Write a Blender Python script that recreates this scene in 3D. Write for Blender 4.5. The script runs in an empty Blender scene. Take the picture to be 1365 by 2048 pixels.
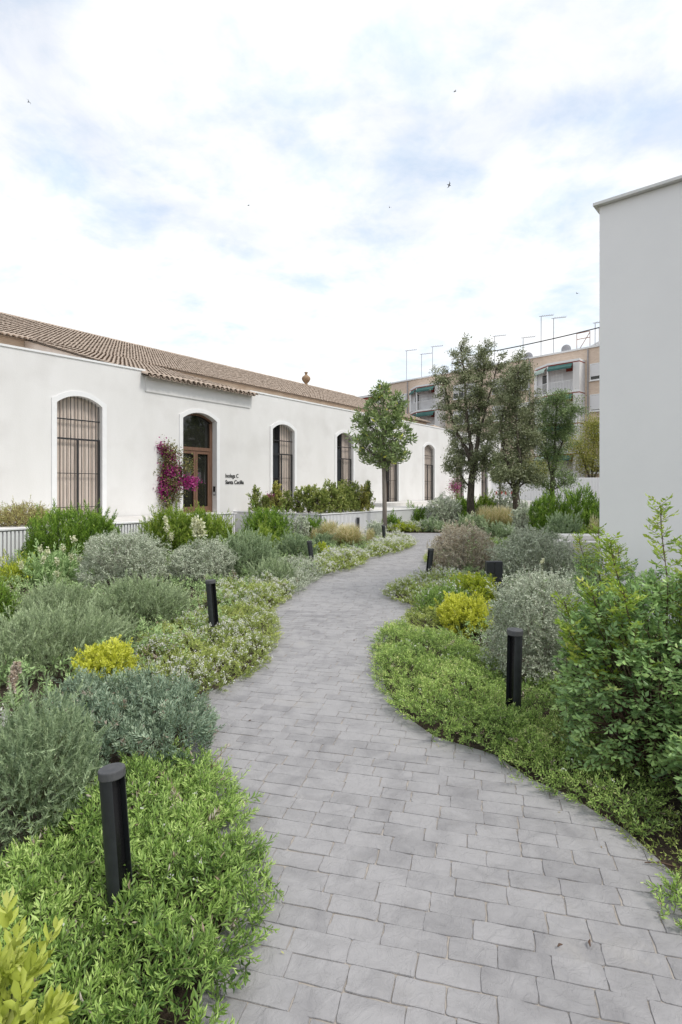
import bpy, math, random
import numpy as np
from mathutils import Vector, Matrix

random.seed(7)
rng = np.random.default_rng(11)
S = bpy.context.scene
COL = S.collection
PI = math.pi

# ------------------------------------------------------------------ camera, sky, sun, exposure
F, CX, HY, EYE = 1100.0, 682.0, 977.0, 1.65      # focal length in photo pixels, picture centre, horizon row, eye height (m)
cam_d = bpy.data.cameras.new('camera')
cam_d.sensor_fit = 'VERTICAL'; cam_d.sensor_height = 36.0; cam_d.sensor_width = 24.0
cam_d.lens = F / 2048 * 36.0
cam_d.shift_y = (HY - 1024) / 2048
cam_d.clip_start = 0.05; cam_d.clip_end = 3000
cam = bpy.data.objects.new('camera', cam_d); COL.objects.link(cam)
cam.location = (0, 0, EYE); cam.rotation_euler = (PI / 2, 0, 0)
S.camera = cam

SUN_EL, SUN_AZ = math.radians(54), math.radians(118)   # azimuth clockwise from +Y: light from the right, a little behind
w = bpy.data.worlds.new('World'); S.world = w; w.use_nodes = True
nt = w.node_tree; nt.nodes.clear()
def N(tree, typ, **kw):
    n = tree.nodes.new(typ)
    for k, v in kw.items():
        if k.startswith('i_'):
            key = k[2:]
            n.inputs[int(key) if key.isdigit() else key.replace('_', ' ')].default_value = v
        else: setattr(n, k, v)
    return n
def L(tree, a, b): tree.links.new(a, b)
sky = N(nt, 'ShaderNodeTexSky', sky_type='NISHITA', sun_disc=False, sun_elevation=SUN_EL, sun_rotation=SUN_AZ,
        air_density=1.0, dust_density=0.6, ozone_density=1.6)
bg1 = N(nt, 'ShaderNodeBackground', i_Strength=0.15); L(nt, sky.outputs[0], bg1.inputs[0])
tc = N(nt, 'ShaderNodeTexCoord')
sp = N(nt, 'ShaderNodeSeparateXYZ'); L(nt, tc.outputs['Generated'], sp.inputs[0])
zc = N(nt, 'ShaderNodeMath', operation='MAXIMUM', i_1=0.0); L(nt, sp.outputs['Z'], zc.inputs[0])
za = N(nt, 'ShaderNodeMath', operation='ADD', i_1=0.16); L(nt, zc.outputs[0], za.inputs[0])
dx = N(nt, 'ShaderNodeMath', operation='DIVIDE'); L(nt, sp.outputs['X'], dx.inputs[0]); L(nt, za.outputs[0], dx.inputs[1])
dy = N(nt, 'ShaderNodeMath', operation='DIVIDE'); L(nt, sp.outputs['Y'], dy.inputs[0]); L(nt, za.outputs[0], dy.inputs[1])
cb = N(nt, 'ShaderNodeCombineXYZ', i_Z=88.8); L(nt, dx.outputs[0], cb.inputs[0]); L(nt, dy.outputs[0], cb.inputs[1])
n1 = N(nt, 'ShaderNodeTexNoise', i_Scale=1.55, i_Detail=9.0, i_Roughness=0.56, i_Distortion=0.35); L(nt, cb.outputs[0], n1.inputs['Vector'])
n2 = N(nt, 'ShaderNodeTexNoise', i_Scale=4.2, i_Detail=6.0, i_Roughness=0.6, i_Distortion=0.2); L(nt, cb.outputs[0], n2.inputs['Vector'])
mixn = N(nt, 'ShaderNodeMath', operation='MULTIPLY_ADD', i_1=0.22); L(nt, n2.outputs[0], mixn.inputs[0]); L(nt, n1.outputs[0], mixn.inputs[2])
hz = N(nt, 'ShaderNodeMapRange', i_1=0.0, i_2=0.55, i_3=0.17, i_4=0.0); L(nt, zc.outputs[0], hz.inputs[0])
cov = N(nt, 'ShaderNodeMath', operation='ADD'); L(nt, mixn.outputs[0], cov.inputs[0]); L(nt, hz.outputs[0], cov.inputs[1])
msk = N(nt, 'ShaderNodeValToRGB'); L(nt, cov.outputs[0], msk.inputs[0])
msk.color_ramp.elements[0].position = 0.50; msk.color_ramp.elements[0].color = (0.60, 0.60, 0.60, 1)
msk.color_ramp.elements[1].position = 0.72; msk.color_ramp.elements[1].color = (1, 1, 1, 1)
ccol = N(nt, 'ShaderNodeValToRGB'); L(nt, n2.outputs[0], ccol.inputs[0])
ccol.color_ramp.elements[0].position = 0.3; ccol.color_ramp.elements[0].color = (0.76, 0.86, 0.95, 1)
ccol.color_ramp.elements[1].position = 0.55; ccol.color_ramp.elements[1].color = (1.0, 1.0, 1.0, 1)
bg2 = N(nt, 'ShaderNodeBackground', i_Strength=0.77); L(nt, ccol.outputs[0], bg2.inputs[0])
mx = N(nt, 'ShaderNodeMixShader'); L(nt, msk.outputs[0], mx.inputs[0]); L(nt, bg1.outputs[0], mx.inputs[1]); L(nt, bg2.outputs[0], mx.inputs[2])
wo = N(nt, 'ShaderNodeOutputWorld'); L(nt, mx.outputs[0], wo.inputs[0])

sd = bpy.data.lights.new('sun', 'SUN'); sd.energy = 1.5; sd.angle = math.radians(14); sd.color = (1.0, 0.955, 0.89)
sun = bpy.data.objects.new('sun', sd); COL.objects.link(sun)
sdir = Vector((math.sin(SUN_AZ) * math.cos(SUN_EL), math.cos(SUN_AZ) * math.cos(SUN_EL), math.sin(SUN_EL)))
sun.rotation_euler = (-sdir).to_track_quat('-Z', 'Y').to_euler()
sun.location = sdir * 60
S.view_settings.view_transform = 'Standard'; S.view_settings.look = 'None'
S.view_settings.exposure = 0.58; S.view_settings.gamma = 1.0; S.view_settings.use_curve_mapping = False
S.cycles.max_bounces = 8; S.cycles.transparent_max_bounces = 8

# ------------------------------------------------------------------ helpers
def G(px, py, z=0.0):
    """photo pixel -> point on the horizontal plane z"""
    y = (EYE - z) * F / (py - HY); return Vector(((px - CX) / F * y, y, z))
def at(px, py, Y): return Vector(((px - CX) / F * Y, Y, EYE - (py - HY) / F * Y))

class MB:
    def __init__(s): s.v = []; s.f = []
    def face(s, pts):
        b = len(s.v); s.v += [tuple(p) for p in pts]; s.f.append(tuple(range(b, b + len(pts))))
    def box(s, x0, x1, y0, y1, z0, z1):
        b = len(s.v)
        s.v += [(x0,y0,z0),(x1,y0,z0),(x1,y1,z0),(x0,y1,z0),(x0,y0,z1),(x1,y0,z1),(x1,y1,z1),(x0,y1,z1)]
        s.f += [tuple(b + i for i in q) for q in ((0,3,2,1),(4,5,6,7),(0,1,5,4),(1,2,6,5),(2,3,7,6),(3,0,4,7))]
        return s
    def prism(s, poly, z0, z1, top=True, bottom=True):
        n = len(poly); b = len(s.v)
        z0f = z0 if callable(z0) else (lambda x, y: z0); z1f = z1 if callable(z1) else (lambda x, y: z1)
        s.v += [(p[0], p[1], z0f(p[0], p[1])) for p in poly] + [(p[0], p[1], z1f(p[0], p[1])) for p in poly]
        for i in range(n):
            j = (i + 1) % n; s.f.append((b + i, b + j, b + n + j, b + n + i))
        if top: s.f.append(tuple(b + n + i for i in range(n)))
        if bottom: s.f.append(tuple(b + i for i in reversed(range(n))))
        return s
    def tube(s, pts, rad, n=6, cap=True):
        pts = [Vector(p) for p in pts]; b0 = len(s.v); k = len(pts)
        if not hasattr(rad, '__len__'): rad = [rad] * k
        for i, p in enumerate(pts):
            t = (pts[min(i + 1, k - 1)] - pts[max(i - 1, 0)]).normalized()
            a = t.cross(Vector((0.13, 0.97, 0.21)) if abs(t.y) < 0.9 else Vector((1, 0.1, 0))).normalized(); c = t.cross(a)
            for j in range(n):
                q = 2 * PI * j / n; s.v.append(tuple(p + (a * math.cos(q) + c * math.sin(q)) * rad[i]))
        for i in range(k - 1):
            for j in range(n):
                j2 = (j + 1) % n
                s.f.append((b0 + i*n + j, b0 + i*n + j2, b0 + (i+1)*n + j2, b0 + (i+1)*n + j))
        if cap:
            s.f.append(tuple(b0 + j for j in reversed(range(n)))); s.f.append(tuple(b0 + (k-1)*n + j for j in range(n)))
        return s
    def lathe(s, prof, n=12, cx=0, cy=0):
        b = len(s.v); k = len(prof)
        for r, z in prof:
            for j in range(n): s.v.append((cx + r * math.cos(2*PI*j/n), cy + r * math.sin(2*PI*j/n), z))
        for i in range(k - 1):
            for j in range(n):
                j2 = (j + 1) % n; s.f.append((b+i*n+j, b+i*n+j2, b+(i+1)*n+j2, b+(i+1)*n+j))
        s.f.append(tuple(b + j for j in reversed(range(n)))); s.f.append(tuple(b+(k-1)*n+j for j in range(n)))
        return s
    def mesh(s, name):
        m = bpy.data.meshes.new(name); m.from_pydata(s.v, [], s.f); m.update(); return m
    def build(s, name, mat, parent=None, smooth=False, bevel=0):
        m = s.mesh(name)
        if smooth:
            m.polygons.foreach_set('use_smooth', [True] * len(m.polygons))
        o = link(name, m, mat, parent)
        if bevel:
            md = o.modifiers.new('bevel', 'BEVEL'); md.width = bevel; md.segments = 2; md.limit_method = 'ANGLE'
        return o
def link(name, data, mat=None, parent=None):
    if mat is not None and data is not None and not data.materials: data.materials.append(mat)
    o = bpy.data.objects.new(name, data); COL.objects.link(o)
    if parent is not None: o.parent = parent
    return o
def tag(o, label=None, cat=None, group=None, kind=None):
    if label: o['label'] = label
    if cat: o['category'] = cat
    if group: o['group'] = group
    if kind: o['kind'] = kind
    return o
def empty(name, loc=(0,0,0), rz=0.0):
    o = bpy.data.objects.new(name, None); COL.objects.link(o); o.location = loc; o.rotation_euler = (0, 0, rz); o.empty_display_size = 0.2
    return o
def inst(o, parent, loc=None):
    c = o.copy(); COL.objects.link(c); c.parent = parent
    if loc is not None: c.location = loc
    return c

# ------------------------------------------------------------------ materials
def mat(name):
    m = bpy.data.materials.new(name); m.use_nodes = True; t = m.node_tree
    b = t.nodes['Principled BSDF']; return m, t, b
def plain(name, col, rough=0.6, metal=0.0, spec=0.4):
    m, t, b = mat(name); b.inputs['Base Color'].default_value = (*col, 1); b.inputs['Roughness'].default_value = rough
    b.inputs['Metallic'].default_value = metal; b.inputs['Specular IOR Level'].default_value = spec; return m
def noisy(name, c0, c1, scale=3.0, detail=6, rough=0.8, bump=0.0, bscale=40.0, stretch=(1,1,1), lo=0.35, hi=0.65, spec=0.3, bdist=0.01, c2=None, s2=1.0):
    m, t, b = mat(name); tcx = N(t, 'ShaderNodeTexCoord'); mp = N(t, 'ShaderNodeMapping'); mp.inputs['Scale'].default_value = stretch
    L(t, tcx.outputs['Object'], mp.inputs[0])
    n = N(t, 'ShaderNodeTexNoise', i_Scale=scale, i_Detail=float(detail), i_Roughness=0.62); L(t, mp.outputs[0], n.inputs['Vector'])
    r = N(t, 'ShaderNodeValToRGB'); L(t, n.outputs[0], r.inputs[0])
    r.color_ramp.elements[0].position = lo; r.color_ramp.elements[0].color = (*c0, 1)
    r.color_ramp.elements[1].position = hi; r.color_ramp.elements[1].color = (*c1, 1)
    out = r.outputs[0]
    if c2 is not None:
        nn = N(t, 'ShaderNodeTexNoise', i_Scale=s2, i_Detail=4.0); L(t, tcx.outputs['Object'], nn.inputs['Vector'])
        rr = N(t, 'ShaderNodeValToRGB'); L(t, nn.outputs[0], rr.inputs[0]); rr.color_ramp.elements[0].position = 0.5; rr.color_ramp.elements[1].position = 0.75
        mm = N(t, 'ShaderNodeMixRGB'); L(t, rr.outputs[0], mm.inputs[0]); L(t, out, mm.inputs[1]); mm.inputs[2].default_value = (*c2, 1); out = mm.outputs[0]
    L(t, out, b.inputs['Base Color']); b.inputs['Roughness'].default_value = rough; b.inputs['Specular IOR Level'].default_value = spec
    if bump:
        n3 = N(t, 'ShaderNodeTexNoise', i_Scale=bscale, i_Detail=5.0); L(t, tcx.outputs['Object'], n3.inputs['Vector'])
        bp = N(t, 'ShaderNodeBump', i_Strength=bump, i_Distance=bdist); L(t, n3.outputs[0], bp.inputs['Height']); L(t, bp.outputs[0], b.inputs['Normal'])
    return m
def leafmat(name, cols, trans=0.25, rough=0.55, spec=0.3, gain=2.15):
    if trans > .0: cols = [tuple(min(.8, v * gain) for v in c) for c in cols]
    m, t, b = mat(name); a = N(t, 'ShaderNodeAttribute', attribute_name='tint')
    r = N(t, 'ShaderNodeValToRGB'); L(t, a.outputs['Fac'], r.inputs[0]); e = r.color_ramp.elements
    e[0].position = 0.0; e[0].color = (*cols[0], 1); e[1].position = 1.0; e[1].color = (*cols[-1], 1)
    for i, c in enumerate(cols[1:-1]):
        k = e.new((i + 1) / (len(cols) - 1)); k.color = (*c, 1)
    L(t, r.outputs[0], b.inputs['Base Color']); b.inputs['Roughness'].default_value = rough; b.inputs['Specular IOR Level'].default_value = spec
    if trans:
        tr = N(t, 'ShaderNodeBsdfTranslucent'); L(t, r.outputs[0], tr.inputs[0]); mxx = N(t, 'ShaderNodeMixShader', i_0=trans)
        L(t, b.outputs[0], mxx.inputs[1]); L(t, tr.outputs[0], mxx.inputs[2]); L(t, mxx.outputs[0], t.nodes['Material Output'].inputs[0])
    return m
M = {}
M['plaster'] = noisy('white_plaster', (0.70,0.69,0.67), (0.745,0.735,0.72), scale=1.1, rough=0.9, bump=0.12, bscale=26, stretch=(1,1,0.35), c2=(0.645,0.632,0.612), s2=0.8, bdist=0.02)
M['trim'] = noisy('white_trim', (0.76,0.76,0.755), (0.80,0.80,0.795), scale=4, rough=0.8)
M['render'] = noisy('smooth_render', (0.835,0.83,0.825), (0.87,0.865,0.858), scale=0.9, rough=0.85, bump=0.06, bscale=30, bdist=0.01)
M['coping'] = noisy('painted_coping', (0.70,0.70,0.69), (0.76,0.75,0.73), scale=5, rough=0.6)
M['tan'] = noisy('tan_lime_wall', (0.62,0.49,0.38), (0.72,0.60,0.48), scale=1.6, rough=0.9, bump=0.15, bscale=12)
M['pink'] = noisy('pale_side_wall', (0.66,0.58,0.52), (0.74,0.67,0.61), scale=1.2, rough=0.9)
M['shutter'] = noisy('tan_shutter', (0.66,0.56,0.48), (0.76,0.65,0.57), scale=3, stretch=(4,1,0.5), rough=0.7)
M['metal'] = noisy('dark_grey_metal', (0.020,0.022,0.025), (0.028,0.031,0.035), scale=18, rough=0.5, bump=0.05, bscale=300, bdist=0.001, spec=0.45)
M['capmetal'] = noisy('dusty_grey_metal', (0.055,0.057,0.062), (0.085,0.085,0.088), scale=22, rough=0.6, spec=0.4)
M['lens'] = plain('dark_lens', (0.008,0.008,0.009), 0.25)
M['iron'] = plain('black_iron', (0.025,0.025,0.027), 0.55)
M['wood'] = noisy('door_wood', (0.13,0.07,0.045), (0.20,0.115,0.075), scale=6, stretch=(6,6,0.6), rough=0.5)
M['darkwood'] = plain('dark_wood', (0.06,0.036,0.024), 0.6)
M['dark'] = plain('dark_interior', (0.03,0.03,0.028), 0.8)
M['darkpanel'] = plain('blue_black_panel', (0.035,0.042,0.05), 0.5)
M['letter'] = plain('black_lettering', (0.012,0.012,0.013), 0.5)
m, t, b = mat('window_glass'); b.inputs['Base Color'].default_value = (0.018,0.018,0.015,1); b.inputs['Roughness'].default_value = 0.04; b.inputs['Specular IOR Level'].default_value = 0.6; M['glass'] = m
M['slat'] = plain('white_slat', (0.78,0.78,0.78), 0.5)
M['slatback'] = plain('grey_slat_backing', (0.42,0.41,0.42), 0.8)
M['concrete'] = noisy('pale_terrace', (0.60,0.58,0.55), (0.70,0.68,0.65), scale=3, rough=0.9)
M['benchw'] = noisy('white_bench', (0.70,0.67,0.64), (0.77,0.75,0.72), scale=8, rough=0.8, bump=0.1, bscale=90, bdist=0.003)
M['soil'] = noisy('dark_mulch', (0.028,0.020,0.014), (0.085,0.060,0.042), scale=38, rough=0.95, bump=0.9, bscale=60, bdist=0.03, c2=(0.10,0.085,0.06), s2=2.5)
M['grout'] = noisy('sandy_joint', (0.31,0.275,0.24), (0.41,0.37,0.325), scale=9, rough=0.95, bump=0.3, bscale=200, bdist=0.003)
M['bark'] = noisy('oak_bark', (0.055,0.045,0.036), (0.15,0.125,0.10), scale=9, stretch=(3,3,0.6), rough=0.95, bump=0.8, bscale=30, bdist=0.03)
M['palebark'] = noisy('pale_bark', (0.19,0.16,0.135), (0.28,0.245,0.21), scale=7, stretch=(2,2,0.5), rough=0.9, bump=0.3, bscale=25, bdist=0.01)
M['twig'] = plain('brown_twig', (0.10,0.06,0.04), 0.8)
M['paletwig'] = plain('pale_grey_twig', (0.36,0.33,0.28), 0.8)
M['greentwig'] = plain('green_stem', (0.13,0.15,0.06), 0.7)
M['clay'] = noisy('old_clay', (0.24,0.16,0.10), (0.34,0.24,0.15), scale=6, rough=0.9)
# roof tiles: per-tile tint
M['tile'] = leafmat('clay_roof_tile', [(0.31,0.26,0.21),(0.41,0.335,0.27),(0.47,0.38,0.31),(0.56,0.475,0.395)], trans=0, rough=0.9, spec=0.15)
M['tilebed'] = plain('roof_bed', (0.30,0.24,0.19), 0.95)
# pavers: slate-like stamped surface with shallow clefts, tint per piece through object random
m, t, b = mat('grey_slate_paver')
tcx = N(t, 'ShaderNodeTexCoord'); gg = N(t, 'ShaderNodeNewGeometry')
oi = N(t, 'ShaderNodeAttribute', attribute_name='tint')
na = N(t, 'ShaderNodeTexNoise', i_Scale=5.0, i_Detail=7.0, i_Roughness=0.6, i_Distortion=0.6); L(t, gg.outputs['Position'], na.inputs['Vector'])
nb = N(t, 'ShaderNodeTexNoise', i_Scale=0.8, i_Detail=3.0); L(t, gg.outputs['Position'], nb.inputs['Vector'])
s1 = N(t, 'ShaderNodeMath', operation='MULTIPLY_ADD', i_1=0.26); L(t, oi.outputs['Fac'], s1.inputs[0]); L(t, na.outputs[0], s1.inputs[2])
s2 = N(t, 'ShaderNodeMath', operation='MULTIPLY_ADD', i_1=0.5); L(t, nb.outputs[0], s2.inputs[0]); L(t, s1.outputs[0], s2.inputs[2])
rp = N(t, 'ShaderNodeValToRGB'); L(t, s2.outputs[0], rp.inputs[0])
rp.color_ramp.elements[0].position = 0.58; rp.color_ramp.elements[0].color = (0.228,0.221,0.226,1)
rp.color_ramp.elements[1].position = 0.95; rp.color_ramp.elements[1].color = (0.338,0.328,0.331,1)
nd = N(t, 'ShaderNodeTexNoise', i_Scale=1.6, i_Detail=5.0, i_Roughness=0.7); L(t, gg.outputs['Position'], nd.inputs['Vector'])
rd = N(t, 'ShaderNodeValToRGB'); L(t, nd.outputs[0], rd.inputs[0]); rd.color_ramp.elements[0].position = 0.58; rd.color_ramp.elements[1].position = 0.80
rd.color_ramp.elements[1].color = (0.55,0.55,0.55,1)
md = N(t, 'ShaderNodeMixRGB'); L(t, rd.outputs[0], md.inputs[0]); L(t, rp.outputs[0], md.inputs[1]); md.inputs[2].default_value = (0.39,0.365,0.335,1)
L(t, md.outputs[0], b.inputs['Base Color']); b.inputs['Roughness'].default_value = 0.62; b.inputs['Specular IOR Level'].default_value = 0.35
ve = N(t, 'ShaderNodeTexVoronoi', feature='F1', i_Scale=9.0); ve.inputs['Randomness'].default_value = 1.0
nw = N(t, 'ShaderNodeTexNoise', i_Scale=6.0, i_Detail=4.0); L(t, gg.outputs['Position'], nw.inputs['Vector'])
mw = N(t, 'ShaderNodeMixRGB', blend_type='ADD', i_0=0.35); L(t, gg.outputs['Position'], mw.inputs[1]); L(t, nw.outputs[1], mw.inputs[2]); L(t, mw.outputs[0], ve.inputs['Vector'])
nf = N(t, 'ShaderNodeTexNoise', i_Scale=14.0, i_Detail=8.0, i_Roughness=0.65, i_Distortion=1.2); L(t, gg.outputs['Position'], nf.inputs['Vector'])
hs = N(t, 'ShaderNodeMath', operation='MULTIPLY_ADD', i_1=0.9); L(t, nf.outputs[0], hs.inputs[0]); L(t, ve.outputs['Color'], hs.inputs[2])
bp = N(t, 'ShaderNodeBump', i_Strength=0.95, i_Distance=0.012); L(t, hs.outputs[0], bp.inputs['Height']); L(t, bp.outputs[0], b.inputs['Normal'])
M['paver'] = m

# ------------------------------------------------------------------ leaf and plant geometry (numpy)
def unit(a): return a / np.maximum(np.linalg.norm(a, axis=-1, keepdims=True), 1e-9)
def frame(axis):
    ref = np.where(np.abs(axis[..., 2:3]) < 0.9, np.array([0, 0, 1.0]), np.array([1.0, 0, 0]))
    u = unit(np.cross(axis, ref)); return u, np.cross(axis, u)
SHAPES = {
  'tri':  ([(0,0,-.5),(0,0,.5),(1,0,0)], [(0,1,2)]),
  'dia':  ([(0,0,0),(.5,.05,-.5),(1,-.06,0),(.5,.05,.5)], [(0,1,2,3)]),
  'mid':  ([(0,0,0),(.55,.10,-.5),(1,-.08,0),(.55,.10,.5),(.5,-.02,0)], [(0,1,4),(1,2,4),(2,3,4),(3,0,4)]),
  'round':([(0,0,0),(.3,.07,-.38),(.68,.06,-.46),(1,-.10,0),(.68,.06,.46),(.3,.07,.38),(.33,-.01,0),(.7,-.03,0)],
           [(0,1,6),(1,2,7,6),(2,3,7),(3,4,7),(4,5,6,7),(5,0,6)]),
}
def leaves(P, D, Ls, Ws, shape):
    """P,D (n,3); returns verts (n,m,3)"""
    n = len(P); u, v = frame(D)
    a = rng.normal(0, 0.7, (n, 1)); side = u * np.cos(a) + v * np.sin(a); nor = np.cross(side, D)
    flip = np.sign(nor[:, 2:3] + 1e-6); nor = nor * flip
    pts, _ = SHAPES[shape]; out = np.empty((n, len(pts), 3))
    Ls = np.broadcast_to(np.asarray(Ls, float).reshape(-1, 1), (n, 1)); Ws = np.broadcast_to(np.asarray(Ws, float).reshape(-1, 1), (n, 1))
    for i, (x, h, s) in enumerate(pts): out[:, i] = P + D * (x * Ls) + nor * (-h * Ls) + side * (s * Ws)
    return out
def leafmesh(name, sets, material, parent=None):
    """sets: list of (verts (n,m,3), shape, tint (n,))"""
    V, LV, LS, LT, TI = [], [], [], [], []; vo = 0; lo = 0
    for verts, shape, tint in sets:
        n, m_, _ = verts.shape
        if n == 0: continue
        fl = SHAPES[shape][1] if isinstance(shape, str) else shape
        loc = np.array([i for f in fl for i in f]); cnt = np.array([len(f) for f in fl])
        V.append(verts.reshape(-1, 3)); LV.append((vo + np.arange(n)[:, None] * m_ + loc[None]).ravel())
        st = np.concatenate([[0], np.cumsum(cnt)[:-1]]); tot = cnt.sum()
        LS.append((lo + np.arange(n)[:, None] * tot + st[None]).ravel()); LT.append(np.tile(cnt, n)); TI.append(np.repeat(tint, len(fl)))
        vo += n * m_; lo += n * tot
    V = np.concatenate(V); LV = np.concatenate(LV); LS = np.concatenate(LS); TI = np.clip(np.concatenate(TI), 0, 1)
    me = bpy.data.meshes.new(name); me.vertices.add(len(V)); me.vertices.foreach_set('co', V.astype(np.float32).ravel())
    me.loops.add(len(LV)); me.loops.foreach_set('vertex_index', LV.astype(np.int32))
    me.polygons.add(len(LS)); me.polygons.foreach_set('loop_start', LS.astype(np.int32))
    at_ = me.attributes.new('tint', 'FLOAT', 'FACE'); at_.data.foreach_set('value', TI.astype(np.float32))
    me.update(calc_edges=True); me.validate()
    o = link(name, me, material, parent)
    if parent is not None and name in ('flowers','branches','stems','young_leaves','blades'): o['kind'] = 'stuff'
    return o
STEM = [(0,1,4,3),(1,2,5,4),(2,0,3,5)]
def stems(A, B, r0, r1):
    ax = unit(B - A); u, v = frame(ax); out = np.empty((len(A), 6, 3))
    for i in range(3):
        q = 2 * PI * i / 3; d = u * math.cos(q) + v * math.sin(q); out[:, i] = A + d * r0; out[:, 3 + i] = B + d * r1
    return out
def shoot_leaves(tip, axis, ln, K, a0, a1, Ls, Ws, shape, t0=0.1, taper=0.35, tipt=0.25, bend=0.0):
    """leaves set spirally along straight-ish shoots ending at tip; returns a set for leafmesh and (base, tip)"""
    n = len(tip); ln = np.broadcast_to(np.asarray(ln, float), (n,)); base = tip - axis * ln[:, None]
    t_ = np.linspace(t0, 1, K)[None] + rng.normal(0, 0.02, (n, K)); u, v = frame(axis)
    phi = np.arange(K)[None] * 2.39996 + rng.uniform(0, 6.28, (n, 1)) + rng.normal(0, 0.25, (n, K))
    rad = u[:, None] * np.cos(phi)[..., None] + v[:, None] * np.sin(phi)[..., None]
    ang = (a0 + (a1 - a0) * t_ + rng.normal(0, 0.14, (n, K)))[..., None]
    D = unit(np.cos(ang) * axis[:, None] + np.sin(ang) * rad)
    P = base[:, None] + axis[:, None] * (ln[:, None] * t_)[..., None]
    if bend: P[..., 2] += bend * (ln[:, None] * (t_ - 0.5) ** 2)
    sz = (1 - taper * np.clip(t_, 0, 1) ** 3) * rng.uniform(0.75, 1.15, (n, K))
    tint = 0.38 + rng.normal(0, 0.13, (n, K)) + rng.normal(0, 0.10, (n, 1)) + tipt * np.clip(t_, 0, 1) ** 4
    vv = leaves(P.reshape(-1, 3), D.reshape(-1, 3), (Ls * sz).ravel(), (Ws * sz).ravel(), shape)
    return (vv, shape, tint.ravel()), base
def lump(d, amp, ph):
    return 1 + amp * (np.sin(3.1 * d[:, 0] + ph) * np.cos(2.7 * d[:, 1] + 1.7 * ph) + 0.6 * np.sin(5.3 * d[:, 2] + 4.1 * d[:, 0] - ph) + 0.5 * np.sin(6.7 * d[:, 1] + 3 * ph))
SPEC = {
 # leaf L, W, shape, K, shoot length, a0, a1 (leaf angle to shoot), up, rand, lump, coverage, stem material, stem share
 'silver':   dict(L=.024, W=.011, shape='dia', K=16, sl=.13, a0=1.25, a1=.5, up=.32, rnd=.75, lump=.15, cov=1.7, stem='paletwig', ss=.5, tipt=.2),
 'rosemary': dict(L=.026, W=.0062, shape='tri', K=40, sl=.15, a0=1.05, a1=.25, up=.55, rnd=.28, lump=.13, cov=2.3, stem='greentwig', ss=.2, tipt=.28),
 'willowy':  dict(L=.055, W=.011, shape='dia', K=18, sl=.24, a0=.8, a1=.3, up=.8, rnd=.30, lump=.15, cov=1.9, stem='twig', ss=.3, tipt=.42),
 'golden':   dict(L=.034, W=.017, shape='mid', K=14, sl=.085, a0=1.2, a1=.35, up=.5, rnd=.4, lump=.12, cov=2.4, stem='greentwig', ss=.2, tipt=.3),
 'hedge':    dict(L=.045, W=.026, shape='dia', K=12, sl=.16, a0=1.0, a1=.5, up=.4, rnd=.5, lump=.10, cov=1.9, stem='twig', ss=.4, tipt=.35),
 'dry':      dict(L=.030, W=.013, shape='dia', K=12, sl=.22, a0=1.1, a1=.6, up=.65, rnd=.55, lump=.14, cov=1.2, stem='twig', ss=.8, tipt=.2),
 'herb':     dict(L=.065, W=.018, shape='dia', K=12, sl=.24, a0=1.0, a1=.4, up=.7, rnd=.4, lump=.15, cov=1.7, stem='greentwig', ss=.3, tipt=.25),
}
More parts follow.
